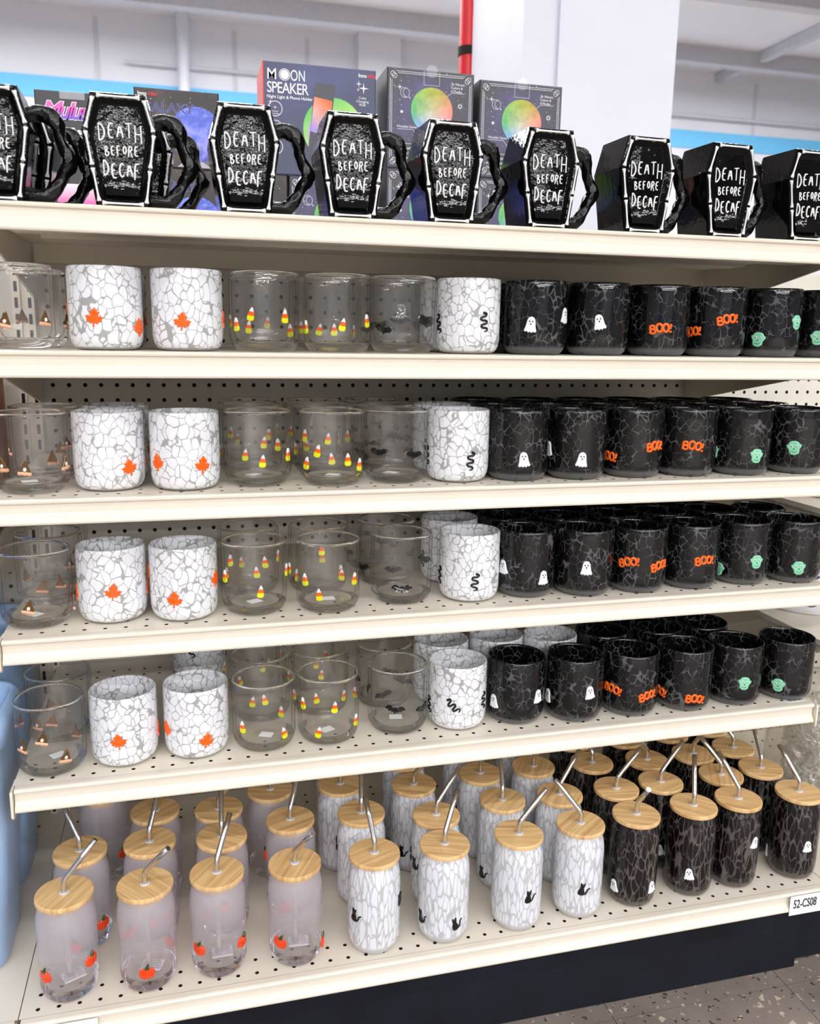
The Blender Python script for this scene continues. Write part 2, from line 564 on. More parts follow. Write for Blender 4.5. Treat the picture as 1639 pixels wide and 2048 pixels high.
M['planet'] = planet_mat()
M['bluemoon'] = gradient_mat('blue_moon_print', [(0.0, srgb(70, 80, 180)), (0.35, srgb(150, 155, 240)), (0.6, srgb(100, 120, 230)), (0.8, srgb(70, 90, 200)), (1.0, srgb(130, 145, 240))], (0, 0, 1), -0.055, 0.055, 0.6, 40.0)
M['phone_screen'] = gradient_mat('phone_screen_print', [(0.0, srgb(140, 130, 225)), (0.4, srgb(225, 170, 160)), (0.75, srgb(240, 120, 60)), (1.0, srgb(235, 60, 40))], (0.7, 0, 0.7), -0.035, 0.035)
M['moonglow'] = gradient_mat('green_moon_print', [(0.0, srgb(235, 225, 120)), (0.5, srgb(170, 220, 110)), (1.0, srgb(90, 190, 90))], (-0.5, 0, 0.8), -0.05, 0.05, 0.1)
M['pinkglow'] = gradient_mat('pink_glow_print', [(0.0, srgb(235, 80, 170)), (1.0, srgb(240, 225, 240))], (0, 0, 1), 0.085, 0.115)
M['boxside'] = gradient_mat('orange_side_print', [(0.0, srgb(230, 190, 150)), (0.6, srgb(240, 130, 90)), (1.0, srgb(235, 90, 70))], (0, 0, 1), -0.1, 0.1)
M['pinktext'] = gradient_mat('pink_script_print', [(0.0, srgb(120, 90, 210)), (0.5, srgb(225, 80, 190)), (1.0, srgb(245, 110, 190))], (0, 0, 1), 0.0, 0.03)
M['redtext'] = noisy('red_print', (0.75, 0.03, 0.05), 0.5)
M['neon'] = noisy('neon_blue_print', srgb(120, 140, 235), 0.5)
M['phonebody'] = noisy('phone_print', srgb(52, 54, 64), 0.35)
M['silverprint'] = noisy('silver_print', srgb(168, 172, 186), 0.4)
M['woodprint'] = noisy('wood_print', srgb(150, 118, 82), 0.5)
M['planter'] = noisy('planter_white', (0.78, 0.79, 0.82), 0.25)
M['planterblue'] = noisy('planter_navy', (0.055, 0.075, 0.17), 0.25)
M['plantergreen'] = noisy('planter_green', (0.10, 0.14, 0.11), 0.25)


def wrap_mat():
    m, nt, out = new_mat('clear_plastic_wrap')
    tr = N(nt, 'BsdfTransparent', inp={'Color': (0.96, 0.955, 0.94, 1)})
    gl = N(nt, 'BsdfGlossy', inp={'Roughness': 0.12})
    tc = N(nt, 'TexCoord')
    no = N(nt, 'TexNoise', inp={'Scale': 45.0, 'Detail': 4.0, 'Distortion': 1.5})
    L(nt, tc.outputs['Object'], no.inputs['Vector'])
    bp = N(nt, 'Bump', inp={'Strength': 1.0, 'Distance': 0.01})
    L(nt, no.outputs['Fac'], bp.inputs['Height'])
    L(nt, bp.outputs[0], gl.inputs['Normal'])
    mx = N(nt, 'MixShader', inp={0: 0.22})
    L(nt, tr.outputs[0], mx.inputs[1])
    L(nt, gl.outputs[0], mx.inputs[2])
    L(nt, mx.outputs[0], out.inputs[0])
    return m


M['wrap'] = wrap_mat()


def seal_mat():
    m, nt, out = new_mat('clear_seal_film')
    tr = N(nt, 'BsdfTransparent', inp={'Color': (0.93, 0.93, 0.95, 1)})
    gl = N(nt, 'BsdfGlossy', inp={'Roughness': 0.25})
    mx = N(nt, 'MixShader', inp={0: 0.06})
    L(nt, tr.outputs[0], mx.inputs[1])
    L(nt, gl.outputs[0], mx.inputs[2])
    L(nt, mx.outputs[0], out.inputs[0])
    return m


M['seal'] = seal_mat()

# ------------------------------------------------------------------ mesh helpers


class MB:
    """collects vertices and faces (with material slots) for one mesh"""

    def __init__(self):
        self.v = []
        self.f = []
        self.m = []
        self.s = []

    def add(self, verts, faces, mat=0, smooth=False):
        o = len(self.v)
        self.v += [tuple(p) for p in verts]
        for f in faces:
            self.f.append(tuple(i + o for i in f))
            self.m.append(mat)
            self.s.append(smooth)

    def box(self, x0, x1, y0, y1, z0, z1, mat=0):
        v = [(x0, y0, z0), (x1, y0, z0), (x1, y1, z0), (x0, y1, z0), (x0, y0, z1), (x1, y0, z1), (x1, y1, z1), (x0, y1, z1)]
        self.add(v, [(0, 3, 2, 1), (4, 5, 6, 7), (0, 1, 5, 4), (1, 2, 6, 5), (2, 3, 7, 6), (3, 0, 4, 7)], mat)

    def lathe(self, prof, seg=48, mat=0, cap0=True, cap1=True, smooth=True, wob=None):
        n = len(prof)
        v = []
        for r, z in prof:
            for k in range(seg):
                a = 2 * PI * k / seg
                rr = r if wob is None else r + wob(a, z, r)
                v.append((rr * math.sin(a), -rr * math.cos(a), z))
        f = []
        for i in range(n - 1):
            for k in range(seg):
                k2 = (k + 1) % seg
                f.append((i * seg + k, i * seg + k2, (i + 1) * seg + k2, (i + 1) * seg + k))
        self.add(v, f, mat, smooth)
        if cap0:
            self.add(v[:seg], [tuple(range(seg - 1, -1, -1))], mat)
        if cap1:
            self.add(v[-seg:], [tuple(range(seg))], mat)

    def tube(self, pts, radii, seg=10, mat=0, caps=True, smooth=True, wob=None):
        pts = [Vector(p) for p in pts]
        n = len(pts)
        if not hasattr(radii, '__len__'):
            radii = [radii] * n
        t0 = (pts[1] - pts[0]).normalized()
        ref = Vector((0, 0, 1)) if abs(t0.z) < 0.9 else Vector((0, 1, 0))
        nrm = t0.cross(ref).normalized()
        v = []
        for i in range(n):
            if i == 0:
                t = t0
            elif i == n - 1:
                t = (pts[-1] - pts[-2]).normalized()
            else:
                t = (pts[i + 1] - pts[i - 1]).normalized()
            nrm = (nrm - t * nrm.dot(t)).normalized()
            bi = t.cross(nrm)
            for k in range(seg):
                a = 2 * PI * k / seg
                r = radii[i] * (1 if wob is None else wob(i, a))
                p = pts[i] + nrm * (math.cos(a) * r) + bi * (math.sin(a) * r)
                v.append(tuple(p))
        f = []
        for i in range(n - 1):
            for k in range(seg):
                k2 = (k + 1) % seg
                f.append((i * seg + k, i * seg + k2, (i + 1) * seg + k2, (i + 1) * seg + k))
        self.add(v, f, mat, smooth)
        if caps:
            self.add(v[:seg], [tuple(range(seg - 1, -1, -1))], mat)
            self.add(v[-seg:], [tuple(range(seg))], mat)

    def profile_x(self, prof, x0, x1, mat=0, smooth=False, closed=True):
        """extrude a (y, z) outline along X"""
        n = len(prof)
        v = [(x0, y, z) for y, z in prof] + [(x1, y, z) for y, z in prof]
        f = []
        for i in range(n if closed else n - 1):
            j = (i + 1) % n
            f.append((i, j, n + j, n + i))
        self.add(v, f, mat, smooth)
        if closed:
            self.add(v[:n], [tuple(range(n - 1, -1, -1))], mat)
            self.add(v[n:], [tuple(range(n))], mat)

    def mesh(self, name, mats):
        me = bpy.data.meshes.new(name)
        me.from_pydata(self.v, [], self.f)
        for mt in mats:
            me.materials.append(mt)
        me.polygons.foreach_set('material_index', self.m)
        me.polygons.foreach_set('use_smooth', self.s)
        me.update()
        return me


def link(name, me, parent=None, loc=None, rot=None):
    o = bpy.data.objects.new(name, me)
    COL.objects.link(o)
    if parent is not None:
        o.parent = parent
    if loc is not None:
        o.location = loc
    if rot is not None:
        o.rotation_euler = rot
    return o


def build(mb, name, mats, parent=None, loc=None, rot=None):
    if not isinstance(mats, (list, tuple)):
        mats = [mats]
    return link(name, mb.mesh(name, mats), parent, loc, rot)


def tag(o, label, cat, group=None):
    o['label'] = label
    o['category'] = cat
    if group:
        o['group'] = group
    return o


def thing(name, label, cat, loc=(0, 0, 0), rotz=0.0, group=None):
    o = bpy.data.objects.new(name, None)
    o.empty_display_size = 0.02
    COL.objects.link(o)
    o.location = loc
    o.rotation_euler = (0, 0, rotz)
    return tag(o, label, cat, group)


def structure(o):
    o['kind'] = 'structure'
    return o


_text_cache = {}


def text_mesh(s, size, mat, bold=0.0, depth=0.0002, align='LEFT', spacing=1.0, shear=0.0):
    """printed lettering as a thin mesh in the XZ plane, facing -Y"""
    key = (s, size, mat.name, bold, depth, align, spacing, shear)
    if key in _text_cache:
        return _text_cache[key]
    cu = bpy.data.curves.new('lettering', 'FONT')
    cu.body = s
    cu.size = size
    cu.extrude = depth / 2
    cu.offset = bold
    cu.align_x = align
    cu.space_character = spacing
    cu.shear = shear
    cu.resolution_u = 3
    ob = bpy.data.objects.new('tmp', cu)
    COL.objects.link(ob)
    dg = bpy.context.evaluated_depsgraph_get()
    me = bpy.data.meshes.new_from_object(ob.evaluated_get(dg))
    bpy.data.objects.remove(ob)
    me.transform(Matrix.Rotation(PI / 2, 4, 'X'))
    me.materials.clear()
    me.materials.append(mat)
    _text_cache[key] = me
    return me


def ring_pts(cx, cz, r, n=24, a0=0.0, a1=2 * PI):
    return [(cx + r * math.cos(a0 + (a1 - a0) * k / n), cz + r * math.sin(a0 + (a1 - a0) * k / n)) for k in range(n + 1)]


def stroke(mb, pts, w, y, mat=0):
    """flat printed line along (x, z) points at depth y, facing -Y"""
    n = len(pts)
    v = []
    for i in range(n):
        a = pts[max(i - 1, 0)]
        b = pts[min(i + 1, n - 1)]
        dx, dz = b[0] - a[0], b[1] - a[1]
        l = math.hypot(dx, dz) or 1
        nx, nz = -dz / l * w / 2, dx / l * w / 2
        v.append((pts[i][0] + nx, y, pts[i][1] + nz))
        v.append((pts[i][0] - nx, y, pts[i][1] - nz))
    mb.add(v, [(2 * i, 2 * i + 1, 2 * i + 3, 2 * i + 2) for i in range(n - 1)], mat)


def disc(mb, cx, cz, r, y, mat=0, n=40, sx=1.0):
    v = [(cx + sx * r * math.cos(2 * PI * k / n), y, cz + r * math.sin(2 * PI * k / n)) for k in range(n)]
    mb.add(v, [tuple(range(n))], mat)


def poly(mb, pts, y, mat=0):
    mb.add([(x, y, z) for x, z in pts], [tuple(range(len(pts)))], mat)


GLASSES = [
    (2, 1, 'pie', 0.015, 0.128, [(-0.101, 0.0342), (0.974, 0.037), (-2.194, 0.0528)]),
    (2, 1, 'leaf', 0.12, 0.128, [(-0.237, 0.0391), (1.11, 0.0283), (2.054, 0.0343), (-1.739, 0.052), (2.992, 0.0316)]),
    (2, 1, 'leaf', 0.2191, 0.128, [(-0.156, 0.0363), (1.526, 0.0396), (-2.006, 0.0504)]),
    (2, 1, 'corn', 0.3178, 0.128, [(-1.037, 0.0334), (-0.491, 0.0466), (0.495, 0.0444), (2.208, 0.0271), (-2.709, 0.0309)]),
    (2, 1, 'corn', 0.4137, 0.128, [(-0.017, 0.0357), (-1.347, 0.0319), (0.877, 0.041), (3.07, 0.0296)]),
    (2, 1, 'bat', 0.5038, 0.128, [(-0.837, 0.0304), (0.542, 0.0443), (2.969, 0.0436), (2.023, 0.04)]),
    (2, 1, 'snake', 0.5976, 0.128, [(-1.385, 0.0398), (0.205, 0.0425), (-3.0, 0.0462), (1.685, 0.0345)]),
    (2, 1, 'ghost', 0.6982, 0.128, [(-0.519, 0.0405), (0.728, 0.0537), (3.333, 0.045)]),
    (2, 1, 'ghost', 0.7951, 0.128, [(-0.398, 0.0457), (3.36, 0.045)]),
    (2, 1, 'boo', 0.893, 0.128, [(-0.416, 0.0385), (3.009, 0.045)]),
    (2, 1, 'boo', 0.9888, 0.128, [(-1.354, 0.0346), (-0.175, 0.0531), (3.091, 0.045)]),
    (2, 1, 'face', 1.0846, 0.128, [(-0.964, 0.026), (0.337, 0.0517), (3.057, 0.045)]),
    (2, 1, 'face', 1.179, 0.128, [(-0.779, 0.0297), (3.372, 0.045)]),
    (2, 2, 'pie', 0.0187, 0.2197, [(-0.648, 0.0343), (1.452, 0.0343), (-2.731, 0.0411)]),
    (2, 2, 'leaf', 0.1207, 0.2206, [(-0.992, 0.0393), (1.108, 0.038), (-3.075, 0.0433)]),
    (2, 2, 'leaf', 0.2227, 0.224, [(0.031, 0.0447), (2.131, 0.0463), (-2.052, 0.0295)]),
    (2, 2, 'corn', 0.321, 0.2247, [(0.749, 0.0495), (2.849, 0.0386), (-1.334, 0.0388)]),
    (2, 2, 'corn', 0.4113, 0.2204, [(-0.32, 0.0294), (1.78, 0.028), (-2.403, 0.0321)]),
    (2, 2, 'bat', 0.5048, 0.2203, [(-0.495, 0.0374), (1.605, 0.0378), (-2.579, 0.0313)]),
    (2, 2, 'snake', 0.6004, 0.2264, [(-0.068, 0.0411), (2.032, 0.0303), (-2.151, 0.0308)]),
    (2, 2, 'ghost', 0.6969, 0.2206, [(0.658, 0.0324), (2.758, 0.0286), (-1.425, 0.0537)]),
    (2, 2, 'ghost', 0.7953, 0.2197, [(0.086, 0.0287), (2.186, 0.0423), (-1.997, 0.0544)]),
    (2, 2, 'boo', 0.8959, 0.2241, [(-0.478, 0.0379), (1.622, 0.0325), (-2.561, 0.0488)]),
    (2, 2, 'boo', 0.9891, 0.2247, [(-0.341, 0.034), (1.759, 0.0499), (-2.424, 0.0546)]),
    (2, 2, 'face', 1.0875, 0.2249, [(0.637, 0.048), (2.737, 0.0341), (-1.447, 0.042)]),
    (2, 2, 'face', 1.1778, 0.2187, [(-0.944, 0.0355), (1.156, 0.035), (-3.027, 0.0467)]),
    (3, 1, 'pie', 0.0218, 0.1227, [(-0.019, 0.0352), (1.197, 0.0375), (-0.666, 0.0387), (2.697, 0.0363), (-1.906, 0.0372)]),
    (3, 1, 'leaf', 0.1145, 0.132, [(0.633, 0.0309), (1.883, 0.033), (-2.02, 0.0576), (2.964, 0.0439)]),
    (3, 1, 'leaf', 0.2098, 0.1201, [(-0.882, 0.0372), (0.495, 0.0343), (2.807, 0.0554), (-2.073, 0.0344)]),
    (3, 1, 'corn', 0.3048, 0.1303, [(0.06, 0.0365), (-2.822, 0.0334), (2.39, 0.048), (1.012, 0.0415)]),
    (3, 1, 'corn', 0.404, 0.1176, [(-1.017, 0.0313), (-0.596, 0.049), (2.982, 0.0268), (0.325, 0.0376), (0.803, 0.0288), (-2.318, 0.0619)]),
    (3, 1, 'bat', 0.4958, 0.1257, [(-0.781, 0.0443), (0.351, 0.0413), (2.755, 0.0555), (-1.991, 0.0301)]),
    (3, 1, 'snake', 0.5858, 0.1228, [(-1.515, 0.0357), (0.129, 0.0314), (1.786, 0.0337)]),
    (3, 1, 'ghost', 0.6758, 0.1204, [(-0.153, 0.0322), (3.145, 0.045)]),
    (3, 1, 'ghost', 0.7666, 0.1176, [(-0.222, 0.0307), (-1.468, 0.0427), (3.149, 0.045)]),
    (3, 1, 'boo', 0.8596, 0.1194, [(-1.332, 0.0297), (0.336, 0.0476), (3.257, 0.045)]),
    (3, 1, 'boo', 0.9497, 0.1179, [(-0.314, 0.0468), (3.113, 0.045)]),
    (3, 1, 'face', 1.0408, 0.112, [(-1.579, 0.0333), (-0.038, 0.0317), (3.162, 0.045)]),
    (3, 1, 'face', 1.1406, 0.112, [(-0.699, 0.0412), (3.128, 0.045)]),
    (3, 2, 'pie', 0.0253, 0.2188, [(0.753, 0.0534), (2.853, 0.035), (-1.33, 0.0431)]),
    (3, 2, 'leaf', 0.118, 0.2292, [(-0.726, 0.0313), (1.374, 0.0399), (-2.809, 0.03)]),
    (3, 2, 'corn', 0.3027, 0.2214, [(0.339, 0.0492), (2.439, 0.0522), (-1.744, 0.0322)]),
    (3, 3, 'corn', 0.3065, 0.3186, [(-0.714, 0.0518), (1.386, 0.0541), (-2.797, 0.0339)]),
    (3, 2, 'corn', 0.4077, 0.2113, [(-0.025, 0.0547), (2.075, 0.0505), (-2.109, 0.0324)]),
    (3, 3, 'corn', 0.4035, 0.3048, [(-0.322, 0.0333), (1.778, 0.0366), (-2.405, 0.0475)]),
    (3, 2, 'bat', 0.5001, 0.2237, [(0.943, 0.0308), (3.043, 0.0352), (-1.14, 0.0291)]),
    (3, 3, 'bat', 0.4992, 0.3158, [(-0.483, 0.032), (1.617, 0.0528), (-2.566, 0.0434)]),
    (3, 2, 'snake', 0.5899, 0.2179, [(-0.742, 0.0422), (1.358, 0.0344), (-2.825, 0.031)]),
    (3, 2, 'ghost', 0.6809, 0.2175, [(0.665, 0.0471), (2.765, 0.0452), (-1.419, 0.0389)]),
    (3, 3, 'ghost', 0.6788, 0.3116, [(0.341, 0.0356), (2.441, 0.0345), (-1.742, 0.0359)]),
    (3, 2, 'ghost', 0.7707, 0.2117, [(-0.287, 0.028), (1.813, 0.0383), (-2.37, 0.0408)]),
    (3, 3, 'ghost', 0.7702, 0.3061, [(-0.348, 0.0546), (1.752, 0.032), (-2.431, 0.0476)]),
    (3, 2, 'boo', 0.8607, 0.2102, [(0.671, 0.0521), (2.771, 0.0449), (-1.413, 0.0478)]),
    (3, 3, 'boo', 0.8621, 0.3035, [(0.048, 0.0416), (2.148, 0.0505), (-2.036, 0.0497)]),
    (3, 2, 'boo', 0.9523, 0.213, [(0.786, 0.0464), (2.886, 0.0467), (-1.298, 0.0342)]),
    (3, 3, 'boo', 0.9525, 0.3059, [(0.256, 0.0449), (2.356, 0.0464), (-1.828, 0.0412)]),
    (3, 2, 'face', 1.0428, 0.2068, [(0.07, 0.0458), (2.17, 0.0298), (-2.013, 0.0479)]),
    (3, 3, 'face', 1.0449, 0.2999, [(-0.235, 0.0409), (1.865, 0.0465), (-2.318, 0.0487)]),
    (3, 2, 'face', 1.1415, 0.2076, [(-0.845, 0.032), (1.255, 0.0349), (-2.928, 0.0481)]),
    (3, 3, 'face', 1.139, 0.2995, [(-0.975, 0.0296), (1.125, 0.0353), (-3.058, 0.0461)]),
    (4, 1, 'pie', 0.0148, 0.1293, [(-0.061, 0.0336), (2.568, 0.0427), (3.129, 0.0356), (1.698, 0.0226)]),
    (4, 1, 'leaf', 0.109, 0.134, [(0.09, 0.0457), (1.618, 0.0382), (2.941, 0.0457), (-1.454, 0.0373)]),
    (4, 1, 'leaf', 0.2019, 0.1232, [(-0.283, 0.0335), (1.162, 0.0525), (2.431, 0.0546), (-1.688, 0.0614)]),
    (4, 1, 'corn', 0.2962, 0.1248, [(0.108, 0.0375), (2.99, 0.0401), (-1.127, 0.0545), (1.297, 0.0571), (2.706, 0.0553), (-2.387, 0.0624)]),
    (4, 1, 'corn', 0.3973, 0.1146, [(-0.427, 0.0303), (2.512, 0.0346), (0.792, 0.0474), (-0.922, 0.0486), (-3.106, 0.0714), (-1.949, 0.0431)]),
    (4, 1, 'bat', 0.5077, 0.132, [(-0.216, 0.0273), (-3.123, 0.0305), (1.96, 0.0521)]),
    (4, 1, 'snake', 0.6092, 0.1244, [(-1.534, 0.0344), (-0.11, 0.033), (-2.834, 0.0624), (1.502, 0.0642)]),
    (4, 1, 'ghost', 0.6992, 0.1279, [(-1.181, 0.0447), (0.272, 0.0321), (2.942, 0.045)]),
    (4, 1, 'ghost', 0.7885, 0.1161, [(-0.335, 0.0461), (2.939, 0.045)]),
    (4, 1, 'boo', 0.8785, 0.1146, [(-0.771, 0.0491), (0.333, 0.044), (2.966, 0.045)]),
    (4, 1, 'boo', 0.9707, 0.116, [(-0.026, 0.048), (3.385, 0.045)]),
    (4, 1, 'face', 1.066, 0.1203, [(-1.367, 0.0225), (-0.042, 0.0404), (3.14, 0.045)]),
    (4, 1, 'face', 1.1565, 0.1122, [(-0.409, 0.0278), (2.974, 0.045)]),
    (4, 2, 'pie', 0.0181, 0.2278, [(-0.1, 0.0318), (2.0, 0.0332), (-2.183, 0.0304)]),
    (4, 3, 'pie', 0.0154, 0.32, [(0.499, 0.0391), (2.599, 0.0392), (-1.584, 0.0422)]),
    (4, 2, 'corn', 0.2952, 0.218, [(-0.876, 0.0355), (1.224, 0.0541), (-2.959, 0.0314)]),
    (4, 2, 'corn', 0.3973, 0.2101, [(0.726, 0.0338), (2.826, 0.0353), (-1.357, 0.0347)]),
    (4, 2, 'bat', 0.5069, 0.2261, [(0.908, 0.0509), (3.008, 0.0516), (-1.175, 0.0286)]),
    (4, 3, 'bat', 0.5039, 0.3207, [(0.791, 0.0408), (2.891, 0.0439), (-1.292, 0.028)]),
    (4, 2, 'snake', 0.6083, 0.2223, [(0.651, 0.0511), (2.751, 0.0543), (-1.432, 0.0347)]),
    (4, 2, 'ghost', 0.6994, 0.2242, [(0.883, 0.0475), (2.983, 0.0455), (-1.2, 0.0486)]),
    (4, 3, 'ghost', 0.6989, 0.3153, [(-0.921, 0.0491), (1.179, 0.0343), (-3.004, 0.0528)]),
    (4, 2, 'ghost', 0.7896, 0.209, [(-0.744, 0.0348), (1.356, 0.0452), (-2.827, 0.0469)]),
    (4, 3, 'ghost', 0.7887, 0.304, [(-0.224, 0.034), (1.876, 0.0442), (-2.307, 0.0283)]),
    (4, 2, 'boo', 0.8822, 0.2106, [(0.768, 0.0408), (2.868, 0.0343), (-1.316, 0.0347)]),
    (4, 3, 'boo', 0.8822, 0.3033, [(-0.385, 0.0286), (1.715, 0.0415), (-2.468, 0.0462)]),
    (4, 2, 'boo', 0.9721, 0.2142, [(-0.546, 0.0289), (1.554, 0.0371), (-2.63, 0.0394)]),
    (4, 3, 'boo', 0.9731, 0.3052, [(0.01, 0.0335), (2.11, 0.0542), (-2.073, 0.0364)]),
    (4, 2, 'face', 1.0686, 0.2127, [(-0.557, 0.0485), (1.543, 0.036), (-2.64, 0.0537)]),
    (4, 3, 'face', 1.066, 0.3048, [(-0.553, 0.0393), (1.547, 0.046), (-2.637, 0.0536)]),
    (4, 2, 'face', 1.16, 0.211, [(0.465, 0.0549), (2.565, 0.0532), (-1.618, 0.0369)]),
    (5, 1, 'pie', 0.0215, 0.1166, [(0.535, 0.0303), (-0.071, 0.0603), (-0.736, 0.0471), (2.492, 0.0301), (-3.054, 0.0457), (-1.976, 0.0628)]),
    (5, 1, 'leaf', 0.1149, 0.1248, [(-0.109, 0.0417), (1.613, 0.0351), (-2.364, 0.0637), (2.636, 0.0368)]),
    (5, 1, 'leaf', 0.2117, 0.1264, [(0.279, 0.0298), (-1.105, 0.0423), (-2.951, 0.0444), (1.959, 0.0568)]),
    (5, 1, 'corn', 0.3057, 0.1232, [(-0.815, 0.0395), (0.578, 0.0283), (3.033, 0.0442), (2.463, 0.0271)]),
    (5, 1, 'corn', 0.3984, 0.1237, [(-0.464, 0.0247), (0.052, 0.0626), (0.947, 0.0316), (-1.072, 0.0625), (-2.891, 0.0394), (1.901, 0.0558)]),
    (5, 1, 'bat', 0.505, 0.1331, [(-0.307, 0.0446), (0.772, 0.0393), (2.712, 0.0524), (-2.854, 0.0312), (-1.902, 0.0564)]),
    (5, 1, 'snake', 0.5975, 0.1286, [(-0.427, 0.0425), (0.788, 0.0439), (3.018, 0.0609), (-1.477, 0.0329)]),
    (5, 1, 'ghost', 0.6924, 0.1273, [(-1.189, 0.0342), (0.481, 0.0455), (3.35, 0.045)]),
    (5, 1, 'ghost', 0.7848, 0.1146, [(-1.511, 0.0349), (0.12, 0.0513), (3.24, 0.045)]),
    (5, 1, 'boo', 0.8801, 0.114, [(-1.099, 0.0432), (0.207, 0.0369), (2.914, 0.045)]),
    (5, 1, 'boo', 0.9756, 0.1122, [(-1.482, 0.0269), (-0.084, 0.0242), (3.346, 0.045)]),
    (5, 1, 'face', 1.0693, 0.1133, [(-0.211, 0.0421), (-1.7, 0.0441), (3.018, 0.045)]),
    (5, 1, 'face', 1.1659, 0.112, [(-0.828, 0.0278), (3.182, 0.045)]),
    (5, 2, 'pie', 0.0205, 0.213, [(-0.602, 0.0347), (1.498, 0.0346), (-2.685, 0.0321)]),
    (5, 2, 'corn', 0.3088, 0.2183, [(-0.347, 0.0387), (1.753, 0.0548), (-2.431, 0.0417)]),
    (5, 3, 'corn', 0.3036, 0.3126, [(0.307, 0.0548), (2.407, 0.0308), (-1.777, 0.0408)]),
    (5, 2, 'corn', 0.401, 0.221, [(0.829, 0.0291), (2.929, 0.0359), (-1.254, 0.0312)]),
    (5, 3, 'corn', 0.3959, 0.3145, [(0.166, 0.0531), (2.266, 0.0381), (-1.917, 0.0514)]),
    (5, 2, 'bat', 0.5045, 0.2257, [(0.556, 0.0535), (2.656, 0.0309), (-1.528, 0.0441)]),
    (5, 2, 'snake', 0.5984, 0.2208, [(-0.263, 0.0318), (1.837, 0.0335), (-2.346, 0.0349)]),
    (5, 2, 'snake', 0.6932, 0.223, [(-0.593, 0.0283), (1.507, 0.0368), (-2.676, 0.0463)]),
    (5, 2, 'snake', 0.7823, 0.2076, [(-0.593, 0.0495), (1.507, 0.0428), (-2.676, 0.0297)]),
    (5, 2, 'boo', 0.8769, 0.2077, [(0.1, 0.0453), (2.2, 0.0305), (-1.983, 0.0324)]),
    (5, 2, 'boo', 0.9772, 0.2059, [(-0.433, 0.0363), (1.667, 0.0537), (-2.517, 0.0364)]),
    (5, 3, 'boo', 0.9762, 0.298, [(-0.167, 0.0513), (1.933, 0.0549), (-2.25, 0.0378)]),
    (5, 2, 'face', 1.0669, 0.2097, [(-0.593, 0.0282), (1.507, 0.0523), (-2.676, 0.0394)]),
    (5, 3, 'face', 1.0719, 0.2996, [(0.766, 0.0404), (2.866, 0.0324), (-1.318, 0.0284)]),
    (5, 4, 'snake', 0.2201, 0.4, [(-0.25, 0.06), (1.6, 0.04)]),
]
